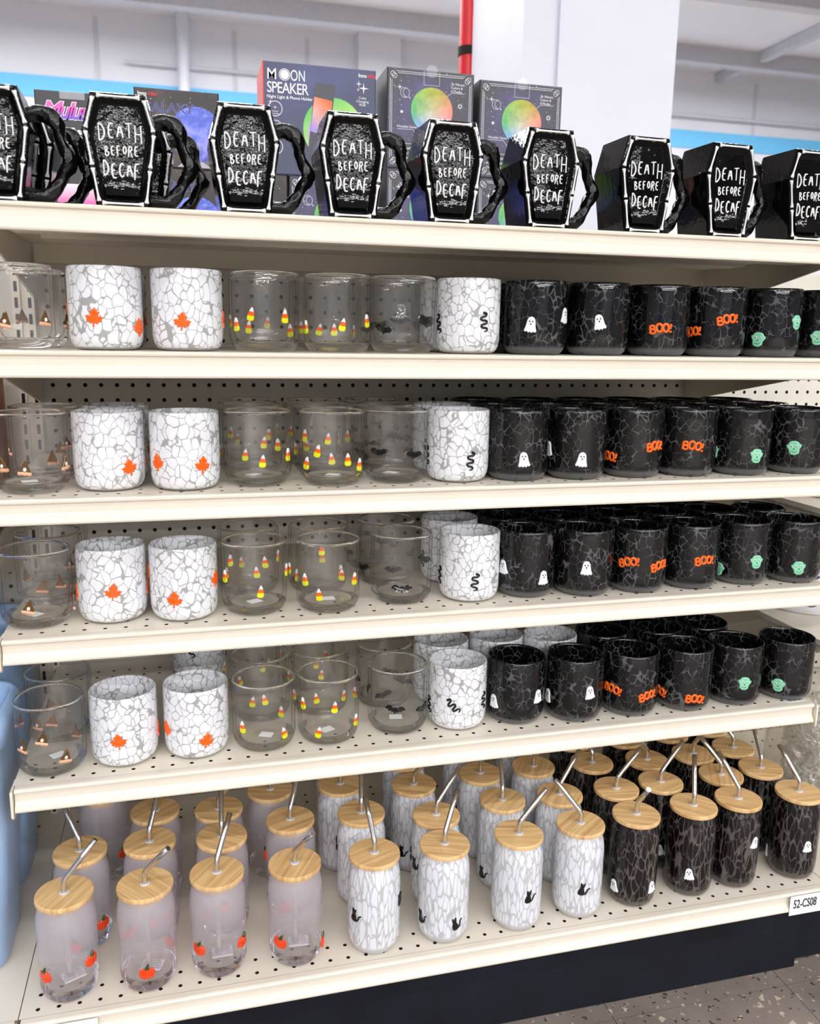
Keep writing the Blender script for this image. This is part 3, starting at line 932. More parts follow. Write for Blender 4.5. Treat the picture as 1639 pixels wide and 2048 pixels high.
TUMBLERS = [
    (1, 'pumpkin', 0.0364, 0.0361, 1.8, [(-0.758, 0.0436), (0.965, 0.054), (3.105, 0.0317)]),
    (1, 'pumpkin', 0.1374, 0.031, 0.88, [(-0.013, 0.0365), (-2.472, 0.0536), (3.063, 0.0564), (2.368, 0.0309)]),
    (1, 'pumpkin', 0.2308, 0.0348, 2.62, [(-0.801, 0.0481), (0.97, 0.0468), (2.914, 0.0601)]),
    (1, 'pumpkin', 0.3362, 0.0317, 0.5, [(-0.716, 0.0424), (1.419, 0.018), (-2.82, 0.0502)]),
    (1, 'cat', 0.4487, 0.0298, -3.02, [(-1.02, 0.0611), (1.052, 0.0749)]),
    (1, 'cat', 0.5522, 0.0283, 2.42, [(-1.283, 0.0367), (0.2, 0.0353)]),
    (1, 'cat', 0.6666, 0.0277, 1.66, [(0.114, 0.0611)]),
    (1, 'cat', 0.7684, 0.0326, -2.12, [(-0.251, 0.0549)]),
    (1, 'ghost', 0.8642, 0.0369, -0.18, [(-1.281, 0.0305), (0.405, 0.0352)]),
    (1, 'ghost', 0.9657, 0.0389, 2.66, [(-0.549, 0.0431)]),
    (1, 'ghost', 1.048, 0.0408, -2.72, [(0.27, 0.0826)]),
    (1, 'ghost', 1.1587, 0.0376, -2.78, [(-0.094, 0.0639), (-2.267, 0.0249)]),
    (2, 'pumpkin', 0.046, 0.1297, -2.46, [(0.841, 0.0396)]),
    (2, 'pumpkin', 0.14, 0.1302, 2.76, [(0.61, 0.04), (3.93, 0.045)]),
    (2, 'pumpkin', 0.241, 0.1206, 3.08, [(-0.75, 0.04), (3.89, 0.045)]),
    (2, 'pumpkin', 0.3432, 0.143, 2.66, [(-1.64, 0.0883)]),
    (2, 'cat', 0.4512, 0.1364, 2.96, [(-1.723, 0.09)]),
    (2, 'cat', 0.562, 0.1049, 1.94, [(-1.834, 0.0737), (-1.271, 0.0701)]),
    (2, 'cat', 0.6764, 0.1229, 2.94, [(-1.207, 0.0269)]),
    (2, 'cat', 0.7728, 0.1177, 1.98, [(0.81, 0.04), (3.24, 0.045)]),
    (2, 'ghost', 0.8711, 0.1141, 1.66, [(-0.435, 0.0614)]),
    (2, 'ghost', 0.9535, 0.1167, 1.76, [(-0.388, 0.0387)]),
    (2, 'ghost', 1.0668, 0.1154, -2.24, [(-0.56, 0.04), (2.81, 0.045)]),
    (2, 'ghost', 1.1479, 0.1204, 2.98, [(0.66, 0.04), (2.37, 0.045)]),
    (3, 'pumpkin', 0.1452, 0.2132, -0.7, [(-0.2, 0.04), (3.04, 0.045)]),
    (3, 'pumpkin', 0.2396, 0.1972, 1.35, [(-0.75, 0.04), (2.49, 0.045)]),
    (3, 'pumpkin', 0.3223, 0.2375, 0.37, [(0.79, 0.04), (2.08, 0.045)]),
    (3, 'cat', 0.435, 0.2293, 2.03, [(0.51, 0.04), (2.08, 0.045)]),
    (3, 'cat', 0.5517, 0.2008, 0.3, [(-0.76, 0.04), (3.2, 0.045)]),
    (3, 'cat', 0.67, 0.2105, -0.48, [(0.25, 0.04), (2.61, 0.045)]),
    (3, 'cat', 0.7667, 0.2129, 0.95, [(0.17, 0.04), (2.85, 0.045)]),
    (3, 'ghost', 0.8715, 0.2034, -2.86, [(-0.11, 0.04), (2.88, 0.045)]),
    (3, 'ghost', 0.9703, 0.1914, -1.59, [(0.24, 0.04), (2.98, 0.045)]),
    (3, 'ghost', 1.062, 0.1918, -0.25, [(0.53, 0.04), (3.56, 0.045)]),
    (3, 'ghost', 1.1467, 0.197, -2.36, [(-0.64, 0.04), (2.95, 0.045)]),
    (4, 'pumpkin', 0.062, 0.29, -2.2, [(0.9, 0.045), (-0.8, 0.05)]),
    (4, 'cat', 0.445, 0.311, 3.04, [(-0.5, 0.045), (1.2, 0.05)]),
    (4, 'cat', 0.556, 0.283, 3.16, [(-0.5, 0.045), (1.2, 0.05)]),
    (4, 'cat', 0.668, 0.293, 3.27, [(-0.5, 0.045), (1.2, 0.05)]),
    (4, 'cat', 0.768, 0.295, 3.37, [(-0.5, 0.045), (1.2, 0.05)]),
    (4, 'ghost', 0.87, 0.285, 3.47, [(-0.5, 0.045), (1.2, 0.05)]),
    (4, 'ghost', 0.97, 0.273, 3.57, [(-0.5, 0.045), (1.2, 0.05)]),
    (4, 'ghost', 1.062, 0.274, 3.66, [(-0.5, 0.045), (1.2, 0.05)]),
    (4, 'ghost', 1.148, 0.279, 3.75, [(-0.5, 0.045), (1.2, 0.05)]),
]
# ------------------------------------------------------------------ the store around the display
INCH = 0.0254
XL, XR = -0.021, 1.190          # ends of the display section
FLOOR_Z = -0.157
PEG_Y = 0.508

mb = MB()
mb.box(-9, 14, -22, 12.0, FLOOR_Z - 0.10, FLOOR_Z - 0.004)
floor = structure(build(mb, 'floor', M['floor']))
mb = MB()
g, T_ = 0.0006, 0.3048
mb.box(-T_ / 2 + g, T_ / 2 - g, -T_ / 2 + g, T_ / 2 - g, -0.004, 0.0)
tile_me = mb.mesh('floor_tile', [M['floor']])
for i in range(9):
    for j in range(4):
        link('floor_tile', tile_me, floor, (-0.56 + i * T_, 0.12 - j * T_, FLOOR_Z))

mb = MB()
mb.box(-9, 14, 12.0, 12.2, FLOOR_Z, 5.0)
wall_back = structure(build(mb, 'wall_back', M['wall']))
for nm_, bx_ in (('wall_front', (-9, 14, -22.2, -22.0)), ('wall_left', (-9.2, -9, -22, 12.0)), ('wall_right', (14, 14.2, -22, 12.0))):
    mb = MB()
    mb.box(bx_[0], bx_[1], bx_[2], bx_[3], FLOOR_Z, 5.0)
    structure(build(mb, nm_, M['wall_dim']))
mb = MB()
mb.box(-9, 14, 11.97, 12.0, 3.86, 4.12)
build(mb, 'painted_band', M['band'], wall_back)
for sx in (-0.75, 1.05, 2.05, 5.3, 9.3):                    # panel joints
    mb = MB()
    mb.box(sx - 0.03, sx + 0.03, 11.985, 12.0, FLOOR_Z, 4.9)
    build(mb, 'panel_joint', M['wall_seam'], wall_back)
mb = MB()
mb.box(2.75, 3.35, 11.8, 12.0, FLOOR_Z, 5.0)
build(mb, 'pilaster', M['wall'], wall_back)
mb = MB()
mb.tube([(-0.4, 11.9, 4.36), (2.75, 11.9, 4.36)], 0.025, 10)
structure(build(mb, 'trim_1', M['wall_seam']))
mb = MB()
mb.tube([(7.4, 11.9, 4.32), (12.0, 11.9, 4.32)], 0.03, 10)
structure(build(mb, 'trim_2', M['wall_seam']))
mb = MB()
mb.tube([(0.36, 11.8, FLOOR_Z), (0.36, 11.8, 5.0)], 0.075, 14)
tag(build(mb, 'drain_pipe', M['white_paint']), 'white vertical pipe on the far wall left of the dark boxes', 'pipe')
mb = MB()
mb.box(-9, 14, -22, 12.2, 5.0, 5.1)
ceiling = structure(build(mb, 'ceiling', M['ceiling']))
for by in (4.4, 6.6, 8.8, 11.0):
    mb = MB()
    mb.box(-9, 14, by - 0.09, by + 0.09, 4.78, 5.0)
    build(mb, 'ceiling_beam', M['beam'], ceiling)
for bx in (4.6, 8.6):
    mb = MB()
    mb.box(bx - 0.06, bx + 0.06, 2.0, 12.0, 4.86, 4.99)
    build(mb, 'ceiling_joist', M['beam'], ceiling)

# square white column behind the display, with a red pipe at its left corner
mb = MB()
mb.box(1.222, 1.523, 1.30, 1.75, FLOOR_Z, 5.0)
col_t = structure(build(mb, 'column_cladding', M['white_paint']))
mb = MB()
mb.box(1.124, 1.222, 1.315, 1.75, FLOOR_Z, 5.0)
build(mb, 'column_return', M['white_paint'], col_t)
mb = MB()
mb.box(1.529, 1.582, 1.312, 1.75, FLOOR_Z, 5.0)
build(mb, 'corner_trim', M['white_paint'], col_t)
mb = MB()
mb.tube([(1.128, 1.80, FLOOR_Z), (1.128, 1.80, 5.0)], 0.03, 16)
pipe = tag(build(mb, 'standpipe', M['red_paint']), 'red vertical pipe along the left side of the white column', 'pipe')
mb = MB()
mb.tube([(1.128, 1.80, 1.735), (1.128, 1.80, 1.76)], 0.034, 16)
build(mb, 'pipe_clamp', M['dark'], pipe)
# price tickets on the column, seen between two mugs
mb = MB()
mb.box(1.386, 1.400, 1.2985, 1.2995, 1.372, 1.394)
mb.box(1.386, 1.400, 1.2985, 1.2995, 1.345, 1.366)
tk = tag(build(mb, 'paper_ticket', M['paper']), 'small white ticket stuck on the white column', 'ticket')
link('lettering', text_mesh('d', 0.014, M['greyink']), tk, (1.389, 1.298, 1.379))


# ------------------------------------------------------------------ perforated sheet
def perf_sheet(mb, x0, x1, holes_x, rows, pitch, r, to3, depth, mat=0, hmat=1, marg=None):
    """sheet of square cells with an eight-sided hole in each; to3(a, b, d) maps to 3-D, d goes into the sheet"""
    h = pitch / 2
    hp = INCH / 2
    O = [(math.cos(PI / 8 + k * PI / 4) * r, math.sin(PI / 8 + k * PI / 4) * r) for k in range(8)]
    for b in rows:
        for a in holes_x:
            S = [(hp, h * 0.41), (hp * 0.41, h), (-hp * 0.41, h), (-hp, h * 0.41), (-hp, -h * 0.41), (-hp * 0.41, -h), (hp * 0.41, -h), (hp, -h * 0.41)]
            v = [to3(a + s[0], b + s[1], 0) for s in S] + [to3(a + o[0], b + o[1], 0) for o in O] + [to3(a + o[0], b + o[1], depth) for o in O]
            f = [(k, (k + 1) % 8, 8 + (k + 1) % 8, 8 + k) for k in range(8)]
            mb.add(v, f, mat)
            mb.add(v, [(8 + k, 8 + (k + 1) % 8, 16 + (k + 1) % 8, 16 + k) for k in range(8)], hmat)  # hole walls in near-black, shade put into the colour
            # corner triangles
            cs = [((hp, h), 0, 1), ((-hp, h), 2, 3), ((-hp, -h), 4, 5), ((hp, -h), 6, 7)]
            for (cx, cy), i, j in cs:
                mb.add([to3(a + cx, b + cy, 0), to3(a + S[j][0], b + S[j][1], 0), to3(a + S[i][0], b + S[i][1], 0)], [(0, 1, 2)], mat)
        # margins at both ends
        for e0, e1 in ((x0, holes_x[0] - hp), (holes_x[-1] + hp, x1)):
            if e1 - e0 > 1e-4:
                mb.add([to3(e0, b - h, 0), to3(e1, b - h, 0), to3(e1, b + h, 0), to3(e0, b + h, 0)], [(0, 1, 2, 3)], mat)


def pegboard(name, x0, x1, hx0, n, z0, z1, zref, label):
    rows = []
    z = zref
    while z - INCH / 2 > z0:
        z -= INCH
    z += INCH
    zs = z
    while z + INCH / 2 < z1:
        rows.append(z)
        z += INCH
    mb = MB()
    perf_sheet(mb, x0, x1, [hx0 + i * INCH for i in range(n)], rows, INCH, 0.0036, lambda a, b, d: (a, PEG_Y + d, b), 0.005)
    lo, hi = zs - INCH / 2, rows[-1] + INCH / 2
    for a, b in ((z0, lo), (hi, z1)):
        mb.add([(x0, PEG_Y, a), (x1, PEG_Y, a), (x1, PEG_Y, b), (x0, PEG_Y, b)], [(0, 1, 2, 3)], 0)
    o = build(mb, name, [M['peg'], M['dark']])
    tag(o, label, 'pegboard')
    mb = MB()
    mb.box(x0, x1, PEG_Y + 0.006, PEG_Y + 0.012, z0, z1)
    build(mb, 'hole_shade_sheet', M['dark'], o)  # near-black sheet added as painted shade behind the holes
    return o


pegboard('pegboard_panel', -0.0172, 1.1862, 0.0, 47, -0.02, 0.995, 0.7697, 'perforated cream back panel behind the Halloween glasses')
pegboard('pegboard_panel', 1.2188, 2.05, 1.2492, 31, -0.02, 0.995, 0.7563, 'perforated cream back panel right of the glass display')
pegboard('pegboard_panel', -0.80, -0.0498, -0.775, 28, -0.02, 0.995, 0.7563, 'perforated cream back panel left of the glass display')


def upright(x, label):
    t = thing('shelf_upright', label, 'upright', (x, 0.5, FLOOR_Z))
    mb = MB()
    mb.box(-0.0165, -0.004, -0.012, 0.03, 0, 1.155)
    mb.box(0.004, 0.0165, -0.012, 0.03, 0, 1.155)
    mb.box(-0.004, 0.004, -0.006, 0.03, 0, 1.155)
    build(mb, 'post', M['shelf'], t)
    mb = MB()
    for k in range(44):
        z = 0.06 + k * INCH
        mb.box(-0.0125, -0.0075, -0.0125, -0.0121, z, z + 0.016)
        mb.box(0.0075, 0.0125, -0.0125, -0.0121, z, z + 0.016)
    build(mb, 'slots', M['dark'], t)  # slot openings as near-black blocks, their shade painted on


upright(-0.0335, 'slotted cream upright at the left end of the glass display')
upright(1.2025, 'slotted cream upright at the right end of the glass display')

RAIL = [(0.010, 0.0), (0.0012, 0.0), (-0.0012, -0.0008), (-0.0026, -0.0028), (-0.0022, -0.0050), (0.0002, -0.0062), (0.0012, -0.0072),
        (0.0014, -0.0175), (-0.0006, -0.0225), (-0.0040, -0.0270), (-0.0044, -0.0290), (-0.0036, -0.0312), (-0.0012, -0.0320),
        (0.0030, -0.0318), (0.0030, -0.0300), (0.0028, -0.0080), (0.010, -0.0040)]


def shelf(z, ylip, yback, x0, x1, label, holes0=0.0, nholes=47, end_plates=True, brackets=True, group='display shelves', bed=None):
    t = thing('display_shelf', label, 'shelf', (0, 0, z), group=group)
    mb = MB()
    r1 = ylip + 0.0226
    r2 = r1 + 0.0259
    rb = yback - 0.075
    hx = [holes0 + i * INCH for i in range(nholes)]
    P = 0.0259
    perf_sheet(mb, x0, x1, hx, [r1, r2], P, 0.0029, lambda a, b, d: (a, b, -d), 0.006)
    perf_sheet(mb, x0, x1, hx, [rb, rb + P], P, 0.0029, lambda a, b, d: (a, b, -d), 0.006)
    for a, b in ((ylip + 0.0098, r1 - P / 2), (r2 + P / 2, rb - P / 2), (rb + P * 1.5, yback)):
        mb.add([(x0, a, 0), (x1, a, 0), (x1, b, 0), (x0, b, 0)], [(0, 1, 2, 3)], 0)
    # pan under the sheet, added unpierced so the holes look dark
    mb.box(x0 + 0.001, x1 - 0.001, ylip + 0.010, yback, -0.0095, -0.0061)
    mb.add([(x0, ylip + 0.01, 0), (x0, yback, 0), (x0, yback, -0.0095), (x0, ylip + 0.01, -0.0095)], [(0, 1, 2, 3)], 0)
    mb.add([(x1, ylip + 0.01, 0), (x1, yback, 0), (x1, yback, -0.0095), (x1, ylip + 0.01, -0.0095)], [(3, 2, 1, 0)], 0)
    build(mb, 'deck', [M['shelf'], M['dark']], t)
    mb = MB()
    mb.profile_x([(ylip + a, b) for a, b in RAIL], x0 + 0.003, x1 - 0.003)
    build(mb, 'price_rail', M['shelf'], t)
    mb = MB()
    mb.profile_x([(ylip + 0.055, -0.0096), (ylip + 0.062, -0.024), (ylip + 0.115, -0.024), (ylip + 0.122, -0.0096)], x0 + 0.035, x1 - 0.035)
    build(mb, 'stiffener', M['shelf'], t)
    mb = MB()
    mb.profile_x([(ylip + 0.215, -0.0096), (ylip + 0.222, -0.019), (ylip + 0.275, -0.019), (ylip + 0.282, -0.0096)], x0 + 0.05, x1 - 0.05)
    build(mb, 'stiffener', M['shelf'], t)
    mb = MB()
    mb.box(x0 + 0.012, x1 - 0.012, yback - 0.030, yback - 0.026, -0.036, -0.0096)
    mb.box(x0 + 0.012, x1 - 0.012, yback - 0.030, yback - 0.016, -0.038, -0.036)
    build(mb, 'rear_flange', M['shelf'], t)
    if end_plates:
        for xe in (x0 - 0.0012, x1 - 0.0018):
            mb = MB()
            mb.profile_x([(ylip - 0.0052, -0.0005), (ylip - 0.0066, -0.004), (ylip - 0.0066, -0.036), (ylip - 0.0035, -0.0395), (ylip + 0.004, -0.040), (ylip + 0.018, -0.030), (ylip + 0.03, -0.0005)], xe, xe + 0.003)
            build(mb, 'rail_end_plate', M['shelf'], t)
    if brackets:
        for xe in (x0 + 0.004, x1 - 0.007):
            mb = MB()
            mb.profile_x([(ylip + 0.03, -0.010), (ylip + 0.03, -0.020), (yback - 0.02, -0.092), (yback - 0.004, -0.092), (yback - 0.004, -0.010)], xe, xe + 0.003)
            build(mb, 'bracket', M['shelf'], t)
    return t


SHELF_Z = {1: 1.0023, 2: 0.8364, 3: 0.6593, 4: 0.4826, 5: 0.2820}
shelf(SHELF_Z[1], 0.060, 0.500, XL, XR, 'topmost cream metal shelf, carrying the black coffin mugs')
shelf(SHELF_Z[2], 0.060, 0.494, XL, XR, 'second cream metal shelf from the top, carrying glasses')
shelf(SHELF_Z[3], 0.060, 0.494, XL, XR, 'third cream metal shelf from the top, carrying glasses')
shelf(SHELF_Z[4], 0.060, 0.494, XL, XR, 'fourth cream metal shelf from the top, carrying glasses')
shelf(SHELF_Z[5], 0.059, 0.494, XL, XR, 'fifth cream metal shelf, just above the lidded tumblers')
base = shelf(0.0, -0.019, 0.500, XL, XR, 'bottom cream metal deck, carrying the lidded tumblers', end_plates=False, brackets=False)

# neighbouring bays
shelf(0.0, -0.019, 0.500, XR + 0.0015, 2.05, 'bottom cream deck of the bay right of the tumblers', holes0=1.235, nholes=31, end_plates=False, brackets=False, group='neighbouring shelves')
shelf(0.0, -0.019, 0.500, -0.80, XL - 0.0015, 'bottom cream deck of the bay left of the tumblers, under blue bins', holes0=-0.776, nholes=29, end_plates=False, brackets=False, group='neighbouring shelves')
shelf(0.372, 0.060, 0.494, 1.224, 2.05, 'cream shelf at the right edge, under the patterned planter', holes0=1.2492, nholes=31, group='neighbouring shelves')
shelf(0.590, 0.060, 0.494, 1.224, 2.05, 'upper cream shelf of the bay at the right edge', holes0=1.2492, nholes=31, group='neighbouring shelves')
shelf(0.560, 0.060, 0.494, -0.80, -0.058, 'cream shelf at the left edge, under the wooden basket', holes0=-0.76, nholes=27, group='neighbouring shelves')

# kick plates
mb = MB()
mb.box(XL, 1.1565, 0.0, 0.012, FLOOR_Z + 0.001, -0.033)
tag(build(mb, 'kick_plate', M['kick']), 'long black kick plate under the tumbler deck', 'kick plate')
mb = MB()
mb.box(1.1595, 2.05, 0.012, 0.024, FLOOR_Z + 0.004, -0.033)
tag(build(mb, 'kick_plate', M['kick']), 'short black kick plate at the lower right edge', 'kick plate')
mb = MB()
mb.box(-0.80, XL - 0.003, 0.0, 0.012, FLOOR_Z + 0.001, -0.033)
tag(build(mb, 'kick_plate', M['kick']), 'black kick plate of the bay left of the tumblers', 'kick plate')

# location label on the bottom rail
lab = thing('location_label', 'white paper label reading 52-CS08 on the bottom rail', 'label', (1.113, -0.0245, -0.0365))
mb = MB()
mb.profile_x([(0.0, 0.0), (0.0, 0.034), (0.0005, 0.034), (0.0005, 0.0)], 0, 0.085)
build(mb, 'paper', M['paper'], lab)
lt_ = link('lettering', text_mesh('52-CS08', 0.0215, M['ink'], bold=0.0002), lab, (0.006, -0.0005, 0.0125))
lt_.scale = (0.58, 1, 1)
mb = MB()
mb.box(0.022, 0.075, -0.0245, -0.024, -0.0365, -0.0035)
tag(build(mb, 'price_label', M['paper']), 'blank white paper label at the left end of the bottom rail', 'label')

# barcode sticker on the right front corner of the fifth shelf
st = thing('barcode_sticker', 'white barcode sticker on the right front corner of the fifth shelf', 'sticker', (1.146, 0.071, 0.2822), 0.05)
mb = MB()
mb.box(0, 0.036, 0, 0.011, 0, 0.0003)
build(mb, 'paper', M['paper'], st)
mb = MB()
for k in range(11):
    x = 0.003 + k * 0.0029
    mb.box(x, x + 0.0008 + 0.0006 * (k % 3), 0.002, 0.009, 0.0003, 0.0004)
bars = build(mb, 'barcode', M['ink'], st)
bars['kind'] = 'stuff'

# ------------------------------------------------------------------ things in the neighbouring bays


def tote(label, x0, x1, y0, y1, h, mat):
    t = thing('storage_tote', label, 'tote', ((x0 + x1) / 2, (y0 + y1) / 2, 0.0005))
    a, b = (x1 - x0) / 2, (y1 - y0) / 2

    def loop(sa, sb, z, r=0.035):
        pts = []
        for cx, cy, s in ((sa - r, -sb + r, -PI / 2), (sa - r, sb - r, 0), (-sa + r, sb - r, PI / 2), (-sa + r, -sb + r, PI)):
            for k in range(7):
                an = s + PI / 2 * k / 6
                pts.append((cx + r * math.cos(an), cy + r * math.sin(an), z))
        return pts
    L_ = [loop(a - 0.035, b - 0.03, 0.0, 0.02), loop(a - 0.022, b - 0.02, 0.006, 0.03), loop(a - 0.008, b - 0.008, h * 0.55), loop(a - 0.006, b - 0.006, h * 0.9), loop(a, b, h * 0.9), loop(a, b, h * 0.98), loop(a - 0.004, b - 0.004, h),
          loop(a - 0.012, b - 0.012, h), loop(a - 0.014, b - 0.014, h * 0.9), loop(a - 0.03, b - 0.026, 0.012)]
    mb = MB()
    n = len(L_[0])
    v = [p for lp in L_ for p in lp]
    f = [(i * n + k, i * n + (k + 1) % n, (i + 1) * n + (k + 1) % n, (i + 1) * n + k) for i in range(len(L_) - 1) for k in range(n)]
    mb.add(v, f, 0, True)
    mb.add(L_[0], [tuple(range(n - 1, -1, -1))])
    mb.add(L_[-1], [tuple(range(n))])
    build(mb, 'body', mat, t)
    mb = MB()
    mb.profile_x([(-b - 0.012, h * 0.84), (-b - 0.015, h * 0.87), (-b - 0.012, h * 0.9), (-b + 0.01, h * 0.9), (-b + 0.01, h * 0.84)], -0.05, 0.05)
    build(mb, 'handle', mat, t)
    return t


tote('light blue plastic tote at the left edge, in front', -0.46, -0.030, 0.06, 0.235, 0.365, M['bluebin'])
tote('blue plastic tote standing behind the front tote, left edge', -0.46, -0.034, 0.252, 0.43, 0.42, M['bluebin'])


def basket():
    t = thing('wooden_basket', 'brown slatted wooden basket on the left edge shelf', 'basket', (-0.19, 0.31, 0.5605))
    mb = MB()
    mb.box(-0.12, 0.12, -0.12, 0.12, 0.0, 0.01)
    build(mb, 'bottom', M['basket'], t)
    mb = MB()
    mb.box(-0.0095, 0.0095, -0.004, 0.004, 0.01, 0.255)
    slat = mb.mesh('slat', [M['basket']])
    for k in range(12):
        p = -0.115 + k * 0.0209
        link('slat', slat, t, (p, -0.124, 0))
        link('slat', slat, t, (p, 0.124, 0))
        link('slat', slat, t, (-0.124, p, 0), (0, 0, PI / 2))
        link('slat', slat, t, (0.124, p, 0), (0, 0, PI / 2))
    mb = MB()
    for a in (-1, 1):
        mb.box(-0.131, 0.131, a * 0.131 - 0.003, a * 0.131 + 0.003, 0.225, 0.24)
        mb.box(a * 0.131 - 0.003, a * 0.131 + 0.003, -0.128, 0.128, 0.225, 0.24)
    build(mb, 'rim_band', M['basket'], t)


basket()


def planter(label, x, y, z, R, h):
    t = thing('ceramic_planter', label, 'planter', (x, y, z), group='patterned planters')
    mb = MB()
    mb.lathe([(R * 0.90, 0), (R * 0.96, 0.004), (R * 0.985, 0.02), (R, h * 0.5), (R, h - 0.004), (R - 0.002, h), (R - 0.006, h), (R - 0.008, h - 0.01), (R - 0.012, 0.012)], 64)
    build(mb, 'pot', M['planter'], t)
    # painted leaf sprays around the wall
    for k in range(13):
        th = -PI + k * 2 * PI / 13
        for lay in range(max(1, int(h / 0.055))):
            mb = MB()
            zc = 0.018 + lay * 0.052
            for i in range(7):
                an = PI * (0.08 + 0.14 * i)
                ln = 0.016 + 0.005 * (i % 2)
                cx, cz = math.cos(an) * 0.012, math.sin(an) * 0.010
                pts = []
                for q in range(10):
                    u = 2 * PI * q / 10
                    px = cx + math.cos(an) * ln / 2 * (math.cos(u) + 0.2) - math.sin(an) * 0.0033 * math.sin(u)
                    pz = cz + math.sin(an) * ln / 2 * (math.cos(u) + 0.2) + math.cos(an) * 0.0033 * math.sin(u)
                    a = th + px / R
                    pts.append((math.sin(a) * (R + 0.0007), -math.cos(a) * (R + 0.0007), zc + pz))
                mb.add(pts, [tuple(range(10))], 1 if i == 1 else 0)
            build(mb, 'leaf_motif', [M['planterblue'], M['plantergreen']], t)
    return t


planter('white planter with navy leaf pattern behind the lowest glass shelf, right', 1.355, 0.300, 0.3725, 0.105, 0.125)
planter('white planter with navy leaf pattern at the right edge, upper', 1.375, 0.25, 0.5905, 0.10, 0.15)


def wrapped(label, x, y, z, R, h):
    t = thing('wrapped_glassware', label, 'glassware', (x, y, z))
    mb = MB()
    r2 = random.Random(5)
    ph = [r2.uniform(0, 6.28) for _ in range(8)]
    prof = [(R * s, h * q) for s, q in ((0.8, 0), (0.98, 0.01), (1.0, 0.15), (0.97, 0.35), (1.0, 0.55), (0.95, 0.75), (0.85, 0.9), (0.4, 0.97), (0.12, 1.0))]
    mb.lathe(prof, 40, wob=lambda a, zz, r: 0.006 * math.sin(5 * a + ph[0] + zz * 40) + 0.004 * math.sin(11 * a + ph[1] - zz * 60))
    build(mb, 'plastic_wrap', M['wrap'], t)
    mb = MB()
    mb.lathe([(R * 0.5, 0.002), (R * 0.62, 0.01), (R * 0.66, h * 0.3), (R * 0.7, h * 0.75), (R * 0.67, h * 0.75), (R * 0.62, h * 0.3), (R * 0.5, 0.012)], 32)
    build(mb, 'vase', M['wrap'], t)


wrapped('plastic wrapped glassware beside the black tumblers, right edge', 1.335, 0.20, 0.0005, 0.095, 0.27)

# shelf of the aisle behind, with boxes on it
shelf2 = thing('rear_shelf', 'cream shelf behind the mugs carrying the lamp boxes', 'shelf', (0, 0, 0.988))
mb = MB()
mb.box(-0.80, 2.05, 0.53, 0.98, -0.03, 0.0)
build(mb, 'deck', M['shelf'], shelf2)
# ------------------------------------------------------------------ charms


def arc(cx, cy, r, a0, a1, n):
    return [(cx + r * math.cos(math.radians(a0 + (a1 - a0) * k / n)), cy + r * math.sin(math.radians(a0 + (a1 - a0) * k / n))) for k in range(n + 1)]


def ellipse(cx, cy, rx, ry, n=14):
    return [(cx + rx * math.cos(2 * PI * k / n), cy + ry * math.sin(2 * PI * k / n)) for k in range(n)]


def thick_line(pts, w):
    n = len(pts)
    lft, rgt = [], []
    for i in range(n):
        a, b = pts[max(i - 1, 0)], pts[min(i + 1, n - 1)]
        dx, dy = b[0] - a[0], b[1] - a[1]
        l = math.hypot(dx, dy) or 1
        ww = w[i] if hasattr(w, '__len__') else w
        lft.append((pts[i][0] - dy / l * ww, pts[i][1] + dx / l * ww))
        rgt.append((pts[i][0] + dy / l * ww, pts[i][1] - dx / l * ww))
    return lft, rgt


def mirror(half):
    return half + [(-x, y) for x, y in reversed(half) if abs(x) > 1e-6]


# every shape: list of (outline in millimetres counter-clockwise, height mm, material slot) ; 'strip' entries are (left, right) pairs
_leaf_half = [(0, -12), (0.9, -11.5), (0.8, -6.5), (5.5, -8.2), (5.0, -6.2), (10.0, -4.0), (8.6, -2.8), (11.6, 1.2), (8.2, 1.0), (7.9, 2.6), (4.2, -0.2), (6.0, 7.4), (4.0, 6.6), (2.6, 9.0), (0, 12.0)]
LEAF = [(mirror(_leaf_half), 1.5, 0)]
_ct = [(0, 9.2), (-1.6, 7.0), (-3.0, 3.2), (3.0, 3.2), (1.6, 7.0)]
_cm = [(-3.0, 3.2), (-4.3, -1.6), (4.3, -1.6), (3.0, 3.2)]
_cb = [(-4.3, -1.6), (-4.9, -5.0), (-4.2, -7.4), (-2.2, -8.6), (2.2, -8.6), (4.2, -7.4), (4.9, -5.0), (4.3, -1.6)]
CORN = [(_ct, 1.8, 0), (_cm, 1.8, 1), (_cb, 1.8, 2)]
_bat_half = [(0, -6.8), (2.6, -3.2), (4.6, -4.6), (7.0, -1.6), (9.6, -3.2), (11.6, -0.4), (16.0, 0.2), (14.2, 3.6), (11.0, 5.6), (6.4, 5.2), (3.6, 1.8), (2.6, 2.2), (2.2, 4.6), (1.1, 3.0), (0, 3.0)]
BAT = [(mirror(_bat_half), 1.6, 0)]
_sn = [(0.0, 0.0)]
for _k in range(72):                       # sine-generated meander
    _d = 1.42 * math.cos(_k / 71.0 * 5.0 * PI)
    _sn.append((_sn[-1][0] + math.sin(_d) * 0.92, _sn[-1][1] + math.cos(_d) * 0.92))
_sh = _sn[-1][1] / 2
_sk = 13.0 / _sh
_mx = sum(p[0] for p in _sn) / len(_sn)
_sn = [((p[0] - _mx) * 1.0, (p[1] - _sh) * _sk) for p in _sn]
SNAKE = [('strip', _sn, [0.75 + 0.75 * min(1, t / 12) + (0.35 if t > 64 else 0.0) for t in range(73)], 1.8, 0)]
_gh = [(-8.6, -8.0), (-8.2, -9.6), (-6.0, -10.2), (-4.4, -9.2), (-2.2, -11.2), (0.2, -9.8), (2.4, -11.4), (4.4, -9.4), (6.4, -10.4), (8.4, -9.4), (8.8, -7.8), (7.0, -3.0), (6.2, 2.0), (5.4, 6.6), (3.6, 9.8), (0, 11.2), (-3.6, 9.8), (-5.4, 6.6), (-6.2, 2.0), (-7.0, -3.0)]
